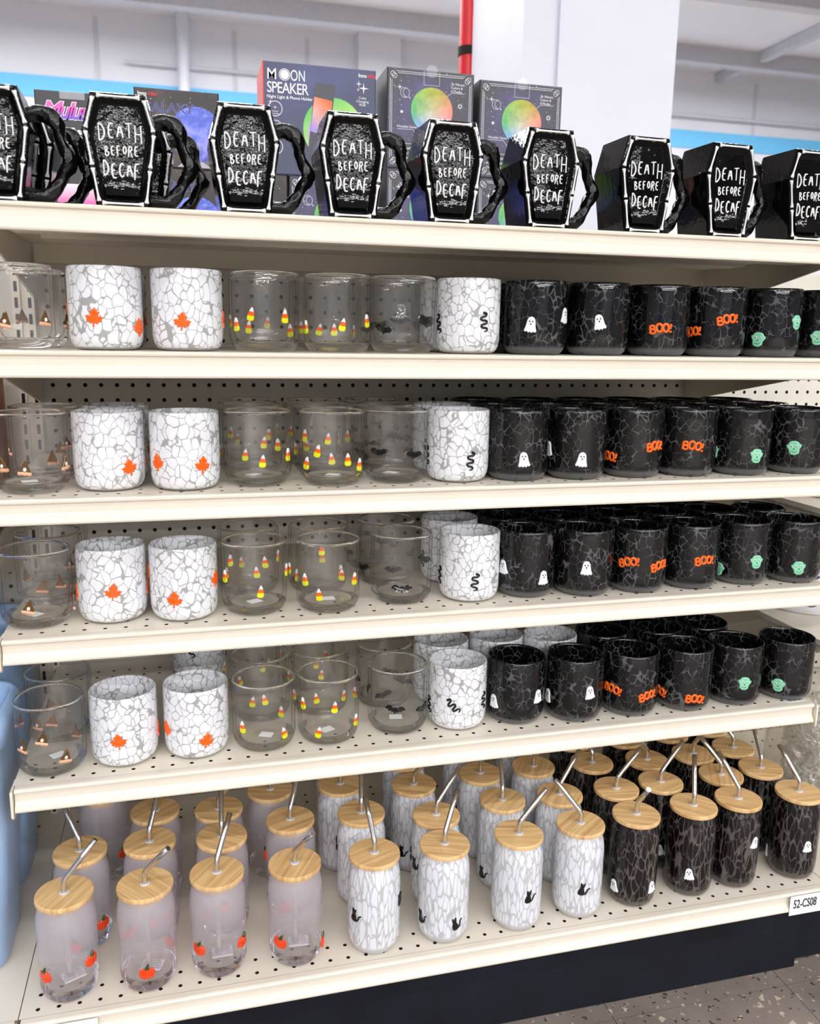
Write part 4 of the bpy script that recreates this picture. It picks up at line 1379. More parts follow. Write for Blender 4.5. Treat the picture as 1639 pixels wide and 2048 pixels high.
GHOST = [(_gh, 1.8, 0), (ellipse(-2.1, 4.6, 1.1, 1.2, 10), 2.1, 1), (ellipse(2.1, 4.6, 1.1, 1.2, 10), 2.1, 1), (ellipse(0, 1.0, 1.1, 1.3, 10), 2.1, 1)]


def ringed(cx, cy, rx, ry, w, n=16):
    pts = [(cx + rx * math.cos(2 * PI * k / n), cy + ry * math.sin(2 * PI * k / n)) for k in range(n + 1)]
    return ('strip', pts, [w] * (n + 1), 2.2, 0)


BOO = [ringed(-11.3, 2.6, 2.7, 2.6, 1.5), ringed(-10.8, -2.8, 3.3, 2.9, 1.5), ('strip', [(-14.2, -5.6), (-14.2, 5.2)], [1.5, 1.5], 2.2, 0), ringed(-2.2, 1.2, 4.0, 5.4, 1.7), ringed(6.6, 0.4, 3.8, 5.2, 1.7),
       ('strip', [(12.6, -1.6), (13.8, 5.0)], [1.2, 1.9], 2.2, 0), (ellipse(12.4, -5.2, 1.6, 1.6, 10), 2.2, 0)]
_fc = [(-7.0, -8.0), (-4.0, -10.6), (0, -11.4), (4.0, -10.6), (7.0, -8.0), (7.8, -2.0), (9.6, 0.0), (10.8, 2.4), (10.6, 5.0), (8.2, 5.4), (6.8, 8.4), (3.6, 10.4), (-3.6, 10.4), (-6.8, 8.4), (-8.2, 5.4), (-10.6, 5.0), (-10.8, 2.4), (-9.6, 0.0), (-7.8, -2.0)]
FACE = [(_fc, 1.8, 0), (ellipse(-3.4, 2.6, 2.0, 2.0, 10), 2.0, 2), (ellipse(3.4, 2.6, 2.0, 2.0, 10), 2.0, 2), (ellipse(-3.4, 2.4, 1.0, 1.1, 8), 2.2, 1), (ellipse(3.4, 2.4, 1.0, 1.1, 8), 2.2, 1), (ellipse(0, -1.8, 1.1, 1.0, 8), 2.1, 1),
        ('strip', [(-4.0, -5.2), (-2.0, -6.8), (0, -7.2), (2.0, -6.8), (4.0, -5.2)], [0.7] * 5, 2.1, 1)]
PIE = [([(0, 10.0), (-7.4, -6.0), (7.4, -6.0)], 1.6, 0), ('strip', [(-7.6, -6.6), (-5, -7.4), (-2.5, -6.6), (0, -7.4), (2.5, -6.6), (5, -7.4), (7.6, -6.6)], [1.9, 2.4, 2.0, 2.4, 2.0, 2.4, 1.9], 2.6, 1), (ellipse(0, -1.8, 2.0, 2.5, 12), 2.2, 2)]
PUMPKIN = [(ellipse(-6.4, -1.5, 3.6, 6.8, 14), 1.5, 0), (ellipse(6.4, -1.5, 3.6, 6.8, 14), 1.5, 0), (ellipse(-3.2, -1.6, 3.6, 7.8, 14), 2.0, 0), (ellipse(3.2, -1.6, 3.6, 7.8, 14), 2.0, 0), (ellipse(0, -1.7, 3.0, 8.2, 14), 2.5, 0),
           ('strip', [(0, 5.6), (0.4, 8.2), (2.2, 11.0)], [2.2, 1.3, 1.1], 2.6, 1), ([(-3.4, 5.2), (-1, 4.6), (1.4, 4.6), (3.4, 5.4), (1.2, 7.2), (-1.2, 7.2)], 2.6, 1)]
_cat = [(-5.0, -9.4), (-2.0, -10.6), (2.0, -10.2), (4.0, -8.0), (4.2, -4.0), (2.8, 0.0), (1.6, 2.4), (2.4, 4.6), (2.6, 7.0), (3.0, 10.6), (0.8, 8.6), (-1.8, 8.6), (-4.4, 10.4), (-4.2, 6.6), (-4.0, 4.0), (-3.4, 2.0), (-4.6, -1.0), (-5.8, -5.0)]
CAT = [(_cat, 1.6, 0), ('strip', [(2.6, -8.4), (6.0, -6.8), (7.4, -3.4), (8.2, 0.4), (10.4, 2.4), (12.0, 2.6)], [1.3, 1.3, 1.2, 1.1, 1.0, 0.8], 1.6, 0)]

CHARMS = {
    'leaf': (LEAF, ['orange'], 'leaf_charm'), 'corn': (CORN, ['cornwhite', 'orange', 'cornyellow'], 'candy_corn_charm'),
    'bat': (BAT, ['blackglaze'], 'bat_charm'), 'snake': (SNAKE, ['blackglaze'], 'snake_charm'),
    'ghost': (GHOST, ['ghost', 'ink'], 'ghost_charm'), 'boo': (BOO, ['boo'], 'word_charm'),
    'face': (FACE, ['mint', 'ink', 'cornwhite'], 'green_face_charm'), 'pie': (PIE, ['piebrown', 'crust', 'cornwhite'], 'pie_slice_charm'),
    'pumpkin': (PUMPKIN, ['pumpkin', 'stem'], 'pumpkin_charm'), 'cat': (CAT, ['blackglaze'], 'cat_charm'),
}
_charm_cache = {}


def charm_mesh(kind, R, roll, scale=1.0):
    key = (kind, R, round(roll, 1), scale)
    if key in _charm_cache:
        return _charm_cache[key]
    shapes, mats, nm = CHARMS[kind]
    c, s = math.cos(roll), math.sin(roll)
    mb = MB()

    def to3(u, v, h):
        u, v = (u * c - v * s) * scale / 1000.0, (u * s + v * c) * scale / 1000.0
        a = u / R
        rr = R + h / 1000.0
        return (rr * math.sin(a), R - rr * math.cos(a), v)
    for sh in shapes:
        if sh[0] == 'strip':
            _, pts, w, h, m = sh
            lf, rt = thick_line(pts, w)
            md = [((a[0] + b[0]) / 2, (a[1] + b[1]) / 2) for a, b in zip(lf, rt)]
            n = len(pts)
            v = [to3(p[0], p[1], -0.8) for p in rt] + [to3(p[0], p[1], h * 0.55) for p in rt] + [to3(p[0], p[1], h) for p in md] + [to3(p[0], p[1], h * 0.55) for p in lf] + [to3(p[0], p[1], -0.8) for p in lf]
            f = []
            for r_ in range(4):
                for i in range(n - 1):
                    f.append((r_ * n + i, r_ * n + i + 1, (r_ + 1) * n + i + 1, (r_ + 1) * n + i))
            f = [tuple(reversed(q)) for q in f]
            mb.add(v, [tuple(reversed(q)) for q in f], m, True)
            mb.add(v, [(0, n, 2 * n, 3 * n, 4 * n), tuple(reversed((n - 1, 2 * n - 1, 3 * n - 1, 4 * n - 1, 5 * n - 1)))], m)
        else:
            pts, h, m = sh
            ar = sum(pts[i][0] * pts[(i + 1) % len(pts)][1] - pts[(i + 1) % len(pts)][0] * pts[i][1] for i in range(len(pts)))
            if ar < 0:
                pts = list(reversed(pts))
            n = len(pts)
            cx = sum(p[0] for p in pts) / n
            cy = sum(p[1] for p in pts) / n
            ins = [(cx + (p[0] - cx) * 0.86, cy + (p[1] - cy) * 0.86) for p in pts]
            v = [to3(p[0], p[1], -0.8) for p in pts] + [to3(p[0], p[1], h * 0.6) for p in pts] + [to3(p[0], p[1], h) for p in ins]
            f = []
            for r_ in range(2):
                for i in range(n):
                    j = (i + 1) % n
                    f.append((r_ * n + i, r_ * n + j, (r_ + 1) * n + j, (r_ + 1) * n + i))
            mb.add(v, f, m)
            mb.add(v, [tuple(range(2 * n, 3 * n)), tuple(range(n - 1, -1, -1))], m)
    me = mb.mesh(nm, [M[k] for k in mats])
    _charm_cache[key] = me
    return me


def put_charm(parent, kind, R, th, z, roll=0.0, scale=1.0):
    me = charm_mesh(kind, R, roll, scale)
    o = link(CHARMS[kind][2], me, parent, (R * math.sin(th), -R * math.cos(th), z), (0, 0, th))
    return o


# ------------------------------------------------------------------ stemless glasses
RG, HG = 0.0445, 0.1005
GLASS_PROF = [(0.0006, 0.0008), (0.028, 0.0), (0.0335, 0.0004), (0.0375, 0.0024), (0.0410, 0.0062), (0.0432, 0.0115), (0.0443, 0.019), (0.0445, 0.032), (0.0445, 0.060), (0.0445, 0.085), (0.0444, 0.0965), (0.0438, 0.0995), (0.0428, 0.1005),
              (0.0417, 0.0995), (0.0411, 0.0965), (0.0410, 0.085), (0.0410, 0.060), (0.0408, 0.032), (0.0398, 0.022), (0.0370, 0.0150), (0.0320, 0.0120), (0.020, 0.0108), (0.0006, 0.0104)]


def glass_body(mat, charms, wavy):
    r2 = random.Random(len(charms) * 7 + int(charms[0][0] * 100))
    p1, p2 = r2.uniform(0, 6), r2.uniform(0, 6)

    def wob(a, z, r):
        if r < 0.034:
            return 0.0
        d = 0.0
        if wavy and z > 0.022 and r < 0.0415:          # the inner wall swells in where a charm was pressed on
            for th, cz in charms:
                da = (a - th + PI) % (2 * PI) - PI
                d -= 0.0030 * math.exp(-((da * RG / 0.010) ** 2) - ((z - cz) / 0.012) ** 2)
        if wavy and z > 0.015:
            d += 0.00025 * math.sin(3 * a + p1 + z * 50) + 0.0002 * math.sin(7 * a + p2 - z * 70)
        return d
    prof = GLASS_PROF
    if wavy:
        prof = []
        for i, (r, z) in enumerate(GLASS_PROF):
            prof.append((r, z))
            if i + 1 < len(GLASS_PROF):
                r1, z1 = GLASS_PROF[i + 1]
                k = int(abs(z1 - z) / 0.0075)
                for q in range(1, k):
                    prof.append((r + (r1 - r) * q / k, z + (z1 - z) * q / k))
    mb = MB()
    mb.lathe(prof, 72 if wavy else 48, wob=wob)
    return mb.mesh('glass_body', [mat])


DESC = {'pie': 'clear glass with pie slice charms', 'leaf': 'white speckled glass with leaf charms', 'corn': 'clear glass with candy corn charms', 'bat': 'clear glass with bat charms',
        'snake': 'white speckled glass with snake charms', 'ghost': 'black speckled glass with ghost charms', 'boo': 'black speckled glass with orange BOO charms', 'face': 'black speckled glass with green face charms'}
BODYMAT = {'pie': 'glass', 'corn': 'glass', 'bat': 'glass', 'leaf': 'wspeck', 'snake': 'wspeck', 'ghost': 'bspeck', 'boo': 'bspeck', 'face': 'bspeck'}
SHELFWORDS = {2: 'second shelf from top', 3: 'third shelf from top', 4: 'fourth shelf from top', 5: 'lowest glass shelf'}
ROWWORDS = {1: 'front row', 2: 'second row', 3: 'third row', 4: 'back row'}


def ordinal(i, n):
    if n == 1:
        return ''
    if n == 2:
        return ('left one', 'right one')[i]
    if i == 0:
        return 'leftmost'
    if i == n - 1:
        return 'rightmost'
    return ['', 'second from left', 'third from left', 'fourth from left', 'fifth from left'][i]


mb = MB()
mb.box(-0.0095, 0.0095, -0.0075, 0.0075, 0, 0.0003)
sticker_me = mb.mesh('base_sticker', [M['paper']])
plain_bodies = {}
by = {}
for gdef in GLASSES:
    by.setdefault((gdef[0], gdef[1], gdef[2]), []).append(gdef[3])
for (s, row, kind, x, y, charms) in GLASSES:
    xs = sorted(by[(s, row, kind)])
    words = [DESC[kind], ordinal(xs.index(x), len(xs)), ROWWORDS[row], SHELFWORDS[s]]
    t = thing('drinking_glass', ', '.join(w for w in words if w), 'glass', (x, y, SHELF_Z[s] + 0.0004), group='glasses on the ' + SHELFWORDS[s])
    wavy = BODYMAT[kind] == 'glass'
    if wavy:
        me = glass_body(M['glass'], charms, True)
    else:
        if kind not in plain_bodies:
            plain_bodies[kind] = glass_body(M[BODYMAT[kind]], charms, False)
        me = plain_bodies[kind]
    body = link('glass_body', me, t)
    if not wavy:
        body.location = (0, 0, 0)
    sc_ = {'leaf': 0.98, 'corn': 0.98, 'bat': 0.95, 'snake': 0.95, 'ghost': 0.98, 'boo': 1.05, 'face': 0.98, 'pie': 1.0}[kind]
    for i, (th, z) in enumerate(charms):
        rr = random.Random(int(x * 9000) + i * 17 + s)
        roll = rr.uniform(-0.18, 0.18)
        if kind == 'snake' and s == 5 and row == 1 and i == 0:
            roll = 0.75
        if kind == 'boo':
            roll = rr.choice((-0.1, 0.1, 0.25, 0.0))
        put_charm(t, kind, RG, th, z, round(roll, 1), sc_)
    if wavy and row == 1:
        link('base_sticker', sticker_me, t, (rng.uniform(-0.006, 0.006), rng.uniform(-0.006, 0.006), 0.0112), (0, 0, rng.uniform(-0.8, 0.8)))

# ------------------------------------------------------------------ lidded tumblers
RT = 0.0375
TUM_PROF = [(0.0006, 0.0008), (0.024, 0.0), (0.0290, 0.0006), (0.0325, 0.003), (0.0352, 0.008), (0.0368, 0.016), (0.0375, 0.028), (0.0375, 0.06), (0.0375, 0.100), (0.0370, 0.110), (0.0358, 0.118), (0.0338, 0.125), (0.0325, 0.129), (0.0323, 0.134), (0.0318, 0.1348),
            (0.0308, 0.1348), (0.0303, 0.134), (0.0305, 0.129), (0.0318, 0.124), (0.0338, 0.117), (0.0348, 0.109), (0.0352, 0.100), (0.0352, 0.06), (0.0350, 0.030), (0.0335, 0.0195), (0.029, 0.0155), (0.015, 0.0142), (0.0006, 0.014)]
tum_mesh = {}
for k, mk in (('pumpkin', 'frost'), ('cat', 'wspeck_t'), ('ghost', 'bspeck_t')):
    mb = MB()
    mb.lathe(TUM_PROF, 48)
    tum_mesh[k] = mb.mesh('tumbler_body', [M[mk]])
mb = MB()
mb.lathe([(0.006, 0.1352), (0.0352, 0.1352), (0.0362, 0.1358), (0.0365, 0.1375), (0.0365, 0.1400), (0.0361, 0.1414), (0.0350, 0.1420), (0.006, 0.1420)], 56, smooth=False)
lid_me = mb.mesh('bamboo_lid', [M['bamboo']])
mb = MB()
mb.lathe([(0.0040, 0.1270), (0.0298, 0.1270), (0.0302, 0.1290), (0.0298, 0.1352), (0.0040, 0.1352)], 40)
plug_me = mb.mesh('lid_plug', [M['bamboo']])
mb = MB()
mb.lathe([(0.0040, 0.1405), (0.0062, 0.1405), (0.0066, 0.1424), (0.0058, 0.1429), (0.0038, 0.1426)], 24)
gasket_me = mb.mesh('straw_gasket', [M['gasket']])


def straw_mesh():
    mb = MB()
    bend = 0.73
    pts = [(0, 0, 0.018), (0, 0, 0.07), (0, 0, 0.142), (0, 0, 0.1535)]
    R_ = 0.013
    for k in range(1, 7):
        a = bend * k / 6
        pts.append((0, -(R_ - R_ * math.cos(a)), 0.1535 + R_ * math.sin(a)))
    e = Vector(pts[-1])
    d = Vector((0, -math.sin(bend), math.cos(bend)))
    pts += [tuple(e + d * 0.03), tuple(e + d * 0.0585)]
    mb.tube(pts, 0.0037, 14, caps=False)
    # the open mouth: inner wall going back down, its shade painted near-black
    e2 = e + d * 0.0585
    mb.tube([tuple(e2), tuple(e2 - d * 0.02)], 0.0031, 14, mat=1, caps=False)
    # rolled edge between outer and inner wall
    v, n = mb.v, 14
    o_out = len(pts) * n - n
    o_in = len(pts) * n
    mb.f += [(o_out + k, o_out + (k + 1) % n, o_in + (k + 1) % n, o_in + k) for k in range(n)]
    mb.m += [0] * n
    mb.s += [False] * n
    mb.add([tuple(e2 - d * 0.02 + Vector((0.0028 * math.cos(2 * PI * k / 10), 0.0028 * math.sin(2 * PI * k / 10) * math.cos(bend), 0.0028 * math.sin(2 * PI * k / 10) * math.sin(bend)))) for k in range(10)], [tuple(range(10))], 1)
    return mb.mesh('steel_straw', [M['steel'], M['dark']])


straw_me = straw_mesh()
mb = MB()
mb.box(-0.014, 0.014, -0.010, 0.010, 0, 0.0012)
packet_me = mb.mesh('packet_pouch', [M['paper']])
TDESC = {'pumpkin': 'frosted glass tumbler with pumpkin charms', 'cat': 'white streaked tumbler with black cat charms', 'ghost': 'black streaked tumbler with ghost charms'}
byt = {}
for tdef in TUMBLERS:
    byt.setdefault((tdef[0], tdef[1]), []).append(tdef[2])
for (row, kind, x, y, phi, charms) in TUMBLERS:
    xs = sorted(byt[(row, kind)])
    words = [TDESC[kind] + ' and bamboo lid', ordinal(xs.index(x), len(xs)), ROWWORDS[row]]
    t = thing('lidded_tumbler', ', '.join(w for w in words if w), 'tumbler', (x, y, 0.0004), group='lidded tumblers on the bottom deck')
    link('tumbler_body', tum_mesh[kind], t, rot=(0, 0, rng.uniform(-3, 3)) if kind != 'pumpkin' else None)
    ln = link('lid', lid_me, t, rot=(0, 0, rng.uniform(-0.9, 1.1)))
    link('lid_plug', plug_me, ln)
    link('straw_gasket', gasket_me, ln)
    link('straw', straw_me, t, rot=(0, 0, phi))
    for i, (th, z) in enumerate(charms):
        rr = random.Random(int(x * 9000) + i * 17)
        put_charm(t, kind, RT, th, z, round(rr.uniform(-0.2, 0.2), 1), {'pumpkin': 1.0, 'cat': 0.98, 'ghost': 0.9}[kind])
    if kind == 'pumpkin' and row == 1:
        pk = thing('desiccant_packet', 'small white silica gel packet inside the ' + ordinal(xs.index(x), len(xs)) + ' front pumpkin tumbler', 'packet', (x + 0.004, y + 0.002, 0.0152), rng.uniform(-0.5, 0.6))
        link('pouch', packet_me, pk)
        for q, s_ in enumerate(('SILICA GEL', 'DESICCANT', 'DO NOT EAT', 'THROW AWAY')):
            link('lettering', text_mesh(s_, 0.0042, M['greyink'], align='CENTER'), pk, (0, 0.0058 - q * 0.0044, 0.0014), (-PI / 2, 0, 0))
# ------------------------------------------------------------------ coffin mugs
HEX = [(-0.0300, 0.0), (0.0300, 0.0), (0.0425, 0.0840), (0.0310, 0.1260), (-0.0310, 0.1260), (-0.0425, 0.0840)]
MUG_D = 0.076


def inset(poly_, d):
    n = len(poly_)
    res = []
    for i in range(n):
        p0, p1, p2 = Vector(poly_[i - 1]), Vector(poly_[i]), Vector(poly_[(i + 1) % n])
        e1, e2 = (p1 - p0).normalized(), (p2 - p1).normalized()
        n1, n2 = Vector((-e1.y, e1.x)), Vector((-e2.y, e2.x))
        b = (n1 + n2).normalized()
        res.append(tuple(p1 + b * (d / max(0.3, b.dot(n1)))))
    return res


def mug_meshes():
    mb = MB()
    # rings: back edge, side, rounded front rim, slope down to the recessed panel
    rings = [(inset(HEX, 0.004), MUG_D), (inset(HEX, 0.001), MUG_D - 0.001), (HEX, MUG_D - 0.004), (HEX, 0.004), (inset(HEX, 0.0008), 0.0015), (inset(HEX, 0.0022), 0.0), (inset(HEX, 0.0065), 0.0), (inset(HEX, 0.0078), 0.0008), (inset(HEX, 0.0125), 0.0052), (inset(HEX, 0.014), 0.0056)]
    v = []
    for pts, y in rings:
        v += [(x, y, z) for x, z in pts]
    n = 6
    f = []
    for i in range(len(rings) - 1):
        for k in range(n):
            k2 = (k + 1) % n
            if i in (2,) and k == 3:
                continue          # the open mouth is cut into the top side
            f.append((i * n + k2, i * n + k, (i + 1) * n + k, (i + 1) * n + k2))
    f.append(tuple((len(rings) - 1) * n + k for k in range(n)))
    f.append(tuple(range(n - 1, -1, -1)))
    mb.add(v, f)
    # the panel is scooped forward towards its foot
    pin = inset(HEX, 0.0136)
    zb, zw, zt = pin[0][1], pin[2][1], pin[3][1]
    xb, xw, xt = pin[1][0], pin[2][0], pin[3][0]
    rows_, cols_ = 26, 8
    pv = []
    for i in range(rows_ + 1):
        z = zb + (zt - zb) * i / rows_
        hw = xb + (xw - xb) * (z - zb) / (zw - zb) if z < zw else xw + (xt - xw) * (z - zw) / (zt - zw)
        s = max(0.0, (0.052 - z) / 0.040)
        yy = 0.0055 - 0.0036 * s * s
        for k in range(cols_ + 1):
            u = -1 + 2 * k / cols_
            pv.append((hw * u, yy - 0.0006 * (1 - u * u), z))
    pf = [(i * (cols_ + 1) + k, i * (cols_ + 1) + k + 1, (i + 1) * (cols_ + 1) + k + 1, (i + 1) * (cols_ + 1) + k) for i in range(rows_) for k in range(cols_)]
    mb.add(pv, pf, 0, True)
    low = pv[:cols_ + 1]
    mb.add(low + [(x, 0.0056, z) for x, y, z in low], [(k + 1, k, cols_ + 1 + k, cols_ + 2 + k) for k in range(cols_)])
    # mouth rim and hollow inside
    a = [(-0.031, 0.004, 0.126), (0.031, 0.004, 0.126), (0.031, MUG_D - 0.004, 0.126), (-0.031, MUG_D - 0.004, 0.126)]
    b = [(-0.027, 0.0105, 0.126), (0.027, 0.0105, 0.126), (0.027, MUG_D - 0.008, 0.126), (-0.027, MUG_D - 0.008, 0.126)]
    c = [(-0.038, 0.0105, 0.084), (0.038, 0.0105, 0.084), (0.038, MUG_D - 0.008, 0.084), (-0.038, MUG_D - 0.008, 0.084)]
    d = [(-0.026, 0.0105, 0.006), (0.026, 0.0105, 0.006), (0.026, MUG_D - 0.008, 0.006), (-0.026, MUG_D - 0.008, 0.006)]
    vv = a + b + c + d
    ff = []
    for i in range(3):
        for k in range(4):
            ff.append((i * 4 + k, i * 4 + (k + 1) % 4, (i + 1) * 4 + (k + 1) % 4, (i + 1) * 4 + k))
    ff.append((12, 13, 14, 15))
    mb.add(vv, ff)
    body = mb.mesh('mug_body', [M['mug']])
    # skeletal arm handle
    mb = MB()
    y = MUG_D * 0.45
    path = [(0.030, 0.100), (0.046, 0.105), (0.058, 0.103), (0.066, 0.096), (0.069, 0.086), (0.071, 0.076), (0.075, 0.066), (0.0795, 0.057), (0.0785, 0.050), (0.073, 0.041), (0.069, 0.032), (0.062, 0.022), (0.054, 0.014), (0.043, 0.012), (0.028, 0.014)]
    rad = [0.0085, 0.0088, 0.0100, 0.0094, 0.0072, 0.0066, 0.0070, 0.0084, 0.0092, 0.0078, 0.0068, 0.0080, 0.0090, 0.0088, 0.0085]
    dense, rd = [], []
    for i in range(len(path) - 1):
        for q in range(4):
            s = q / 4
            p0, p1, p2, p3 = (Vector(path[max(0, min(len(path) - 1, j))]) for j in (i - 1, i, i + 1, i + 2))
            pt = 0.5 * ((2 * p1) + (p2 - p0) * s + (2 * p0 - 5 * p1 + 4 * p2 - p3) * s * s + (3 * p1 - p0 - 3 * p2 + p3) * s ** 3)
            dense.append((pt.x, y, pt.y))
            rd.append(rad[i] + (rad[i + 1] - rad[i]) * s)
    rr = random.Random(3)
    w1 = [rr.uniform(0, 6.28) for _ in range(4)]
    mb.tube(dense, rd, 18, wob=lambda i, a: 1 + 0.10 * math.sin(3 * a + i * 0.35 + w1[0]) + 0.06 * math.sin(5 * a - i * 0.9 + w1[1]))
    handle = mb.mesh('arm_handle', [M['mugarm']])
    return body, handle


mug_body_me, mug_handle_me = mug_meshes()


def bone_mesh(length, w):
    """long bone with two knobs at each end, lying along +X"""
    mb = MB()
    h = length / 2
    xs = [-h, -h + 0.0012, -h + 0.003, -h + 0.006, -h * 0.4, h * 0.4, h - 0.006, h - 0.003, h - 0.0012, h]
    rs = [0.5, 1.15, 1.35, 0.85, 0.72, 0.72, 0.85, 1.35, 1.15, 0.5]
    mb.tube([(x, 0, 0) for x in xs], [w * r for r in rs], 10)
    for sx in (-1, 1):
        for sz in (-1, 1):
            c = Vector((sx * (h - 0.0012), 0, sz * w * 0.75))
            vs, fs = [], []
            for i in range(5):
                pa = PI * (i + 0.5) / 5
                for k in range(8):
                    a = 2 * PI * k / 8
                    vs.append(tuple(c + Vector((math.sin(pa) * math.cos(a), math.sin(pa) * math.sin(a), math.cos(pa))) * w * 0.95))
            for i in range(4):
                for k in range(8):
                    fs.append((i * 8 + k, (i + 1) * 8 + k, (i + 1) * 8 + (k + 1) % 8, i * 8 + (k + 1) % 8))
            fs += [tuple(range(8)), tuple(range(32 + 7, 31, -1))]
            mb.add(vs, fs, 0, True)
    return mb.mesh('bone', [M['bone']])


_bones = []
_in = inset(HEX, 0.0044)


def bone_between(p, q, cut):
    p, q = Vector(p), Vector(q)
    d = q - p
    Lb = d.length - 2 * cut
    mid = (p + q) / 2
    _bones.append((bone_mesh(Lb, 0.0016), (mid.x, -0.0004, mid.y), -math.atan2(d.y, d.x)))


bone_between(_in[3], _in[4], 0.004)
bone_between(_in[0], _in[1], 0.003)
for a_, b_ in ((5, 4), (2, 3)):
    bone_between(_in[a_], _in[b_], 0.0022)
for lo_, hi_ in ((0, 5), (1, 2)):
    p0_, p1_ = Vector(_in[lo_]), Vector(_in[hi_])
    mid_ = p0_ + (p1_ - p0_) * 0.50
    bone_between(tuple(p0_), tuple(mid_), 0.0016)
    bone_between(tuple(mid_), tuple(p1_), 0.0016)

GLYPH = {
    'D': [[(0.1, 0), (0.1, 1)], [(0.1, 1), (0.5, 0.92), (0.85, 0.62), (0.85, 0.32), (0.5, 0.06), (0.1, 0)]],
    'E': [[(0.85, 1), (0.15, 0.97), (0.12, 0.02), (0.85, 0.0)], [(0.14, 0.52), (0.7, 0.54)]],
    'A': [[(0.02, 0), (0.48, 1), (0.95, 0)], [(0.22, 0.36), (0.78, 0.36)]],
    'T': [[(0.0, 0.97), (1.0, 1.0)], [(0.5, 0.98), (0.48, 0)]],
    'H': [[(0.1, 0), (0.1, 1)], [(0.9, -0.04), (0.88, 1)], [(0.1, 0.5), (0.9, 0.48)]],
    'B': [[(0.12, 0), (0.12, 1)], [(0.12, 1), (0.6, 0.95), (0.7, 0.75), (0.12, 0.53)], [(0.12, 0.53), (0.75, 0.45), (0.85, 0.2), (0.55, 0.0), (0.12, 0)]],
    'F': [[(0.12, -0.08), (0.12, 1), (0.85, 1)], [(0.12, 0.53), (0.68, 0.55)]],
    'O': [[(0.5, 1), (0.14, 0.75), (0.12, 0.3), (0.5, 0.0), (0.88, 0.3), (0.86, 0.75), (0.5, 1)]],
    'R': [[(0.12, -0.06), (0.12, 1), (0.6, 0.97), (0.8, 0.75), (0.55, 0.52), (0.12, 0.47)], [(0.45, 0.5), (0.9, -0.08)]],
    'C': [[(0.88, 0.84), (0.5, 1), (0.14, 0.7), (0.14, 0.28), (0.5, 0.0), (0.9, 0.16)]],
}


def word_mesh(word, cx, z0, width, h, rad, jit):
    mb = MB()
    n = len(word)
    adv = width / n
    for i, ch in enumerate(word):
        x0 = cx - width / 2 + i * adv
        dz, rot, sc = jit[i]
        for st in GLYPH[ch]:
            pts = []
            for u, w in st:
                gx, gz = (u - 0.5) * adv * 0.74 * sc, (w - 0.5) * h * sc
                c, s = math.cos(rot), math.sin(rot)
                pts.append((x0 + adv / 2 + gx * c - gz * s, 0.0, z0 + dz + gx * s + gz * c))
            # round the polyline a little
            if len(pts) > 2:
                sm = [pts[0]]
                for a, b in zip(pts, pts[1:]):
                    sm += [tuple(a[k] * 0.75 + b[k] * 0.25 for k in range(3)), tuple(a[k] * 0.25 + b[k] * 0.75 for k in range(3))]
                pts = sm + [pts[-1]]
            m2 = len(pts)
            mb.tube(pts, [rad * (0.75 if k in (0, m2 - 1) else 1.0) for k in range(m2)], 8)
    return mb.mesh('lettering', [M['bone']])


W1 = word_mesh('DEATH', 0.0, 0.0845, 0.0505, 0.0170, 0.0011, [(-0.0012, 0.02, 1.1), (0.0008, -0.03, 0.92), (0.0018, 0.0, 0.95), (0.0018, 0.03, 0.95), (-0.0015, 0.0, 1.12)])
W2 = word_mesh('BEFORE', 0.001, 0.0633, 0.0395, 0.0102, 0.0009, [(-0.0008, 0.1, 1.0), (0.0, 0.05, 0.92), (0.0004, 0.1, 0.96), (0.0012, 0.0, 0.9), (0.0005, -0.06, 1.1), (0.0008, -0.03, 1.0)])
W3 = word_mesh('DECAF', 0.0, 0.0428, 0.0430, 0.0162, 0.0011, [(0.0012, 0.0, 1.05), (-0.0018, 0.05, 0.95), (-0.0005, -0.04, 1.0), (0.0012, 0.06, 0.98), (-0.001, -0.05, 1.02)])


def coffin_mug(label, x, y, rz=0.0):
    t = thing('coffin_mug', label, 'mug', (x, y, SHELF_Z[1] + 0.0004), rz, 'coffin mugs on the top shelf')
    link('body', mug_body_me, t)
    link('arm_handle', mug_handle_me, t)
    for me, loc, ry in _bones:
        link('bone', me, t, loc, (0, ry, 0))
    for me in (W1, W2, W3):
        link('lettering', me, t, (0, 0.0041, 0))
    return t


for nm, x, y, rz in (('leftmost, cut by the left edge', 0.011, 0.078, 0.01), ('second from left', 0.150, 0.078, 0.01), ('third from left', 0.293, 0.077, 0.0), ('fourth from left', 0.425, 0.077, 0.0), ('fifth from left', 0.555, 0.077, 0.02),
                     ('sixth from left', 0.690, 0.077, 0.03), ('seventh from left', 0.833, 0.078, 0.04), ('eighth from left', 0.963, 0.078, 0.05), ('rightmost, cut by the right edge', 1.096, 0.078, 0.05)):
    coffin_mug('black coffin mug with arm handle, front row, ' + nm, x, y, rz)
coffin_mug('black coffin mug behind the leftmost front coffin mug', 0.022, 0.185, 0.0)
coffin_mug('black coffin mug behind the second front coffin mug', 0.166, 0.178, 0.0)

# ------------------------------------------------------------------ lamp boxes behind the mugs
BOX_Y = 0.62
BZ = 0.9885


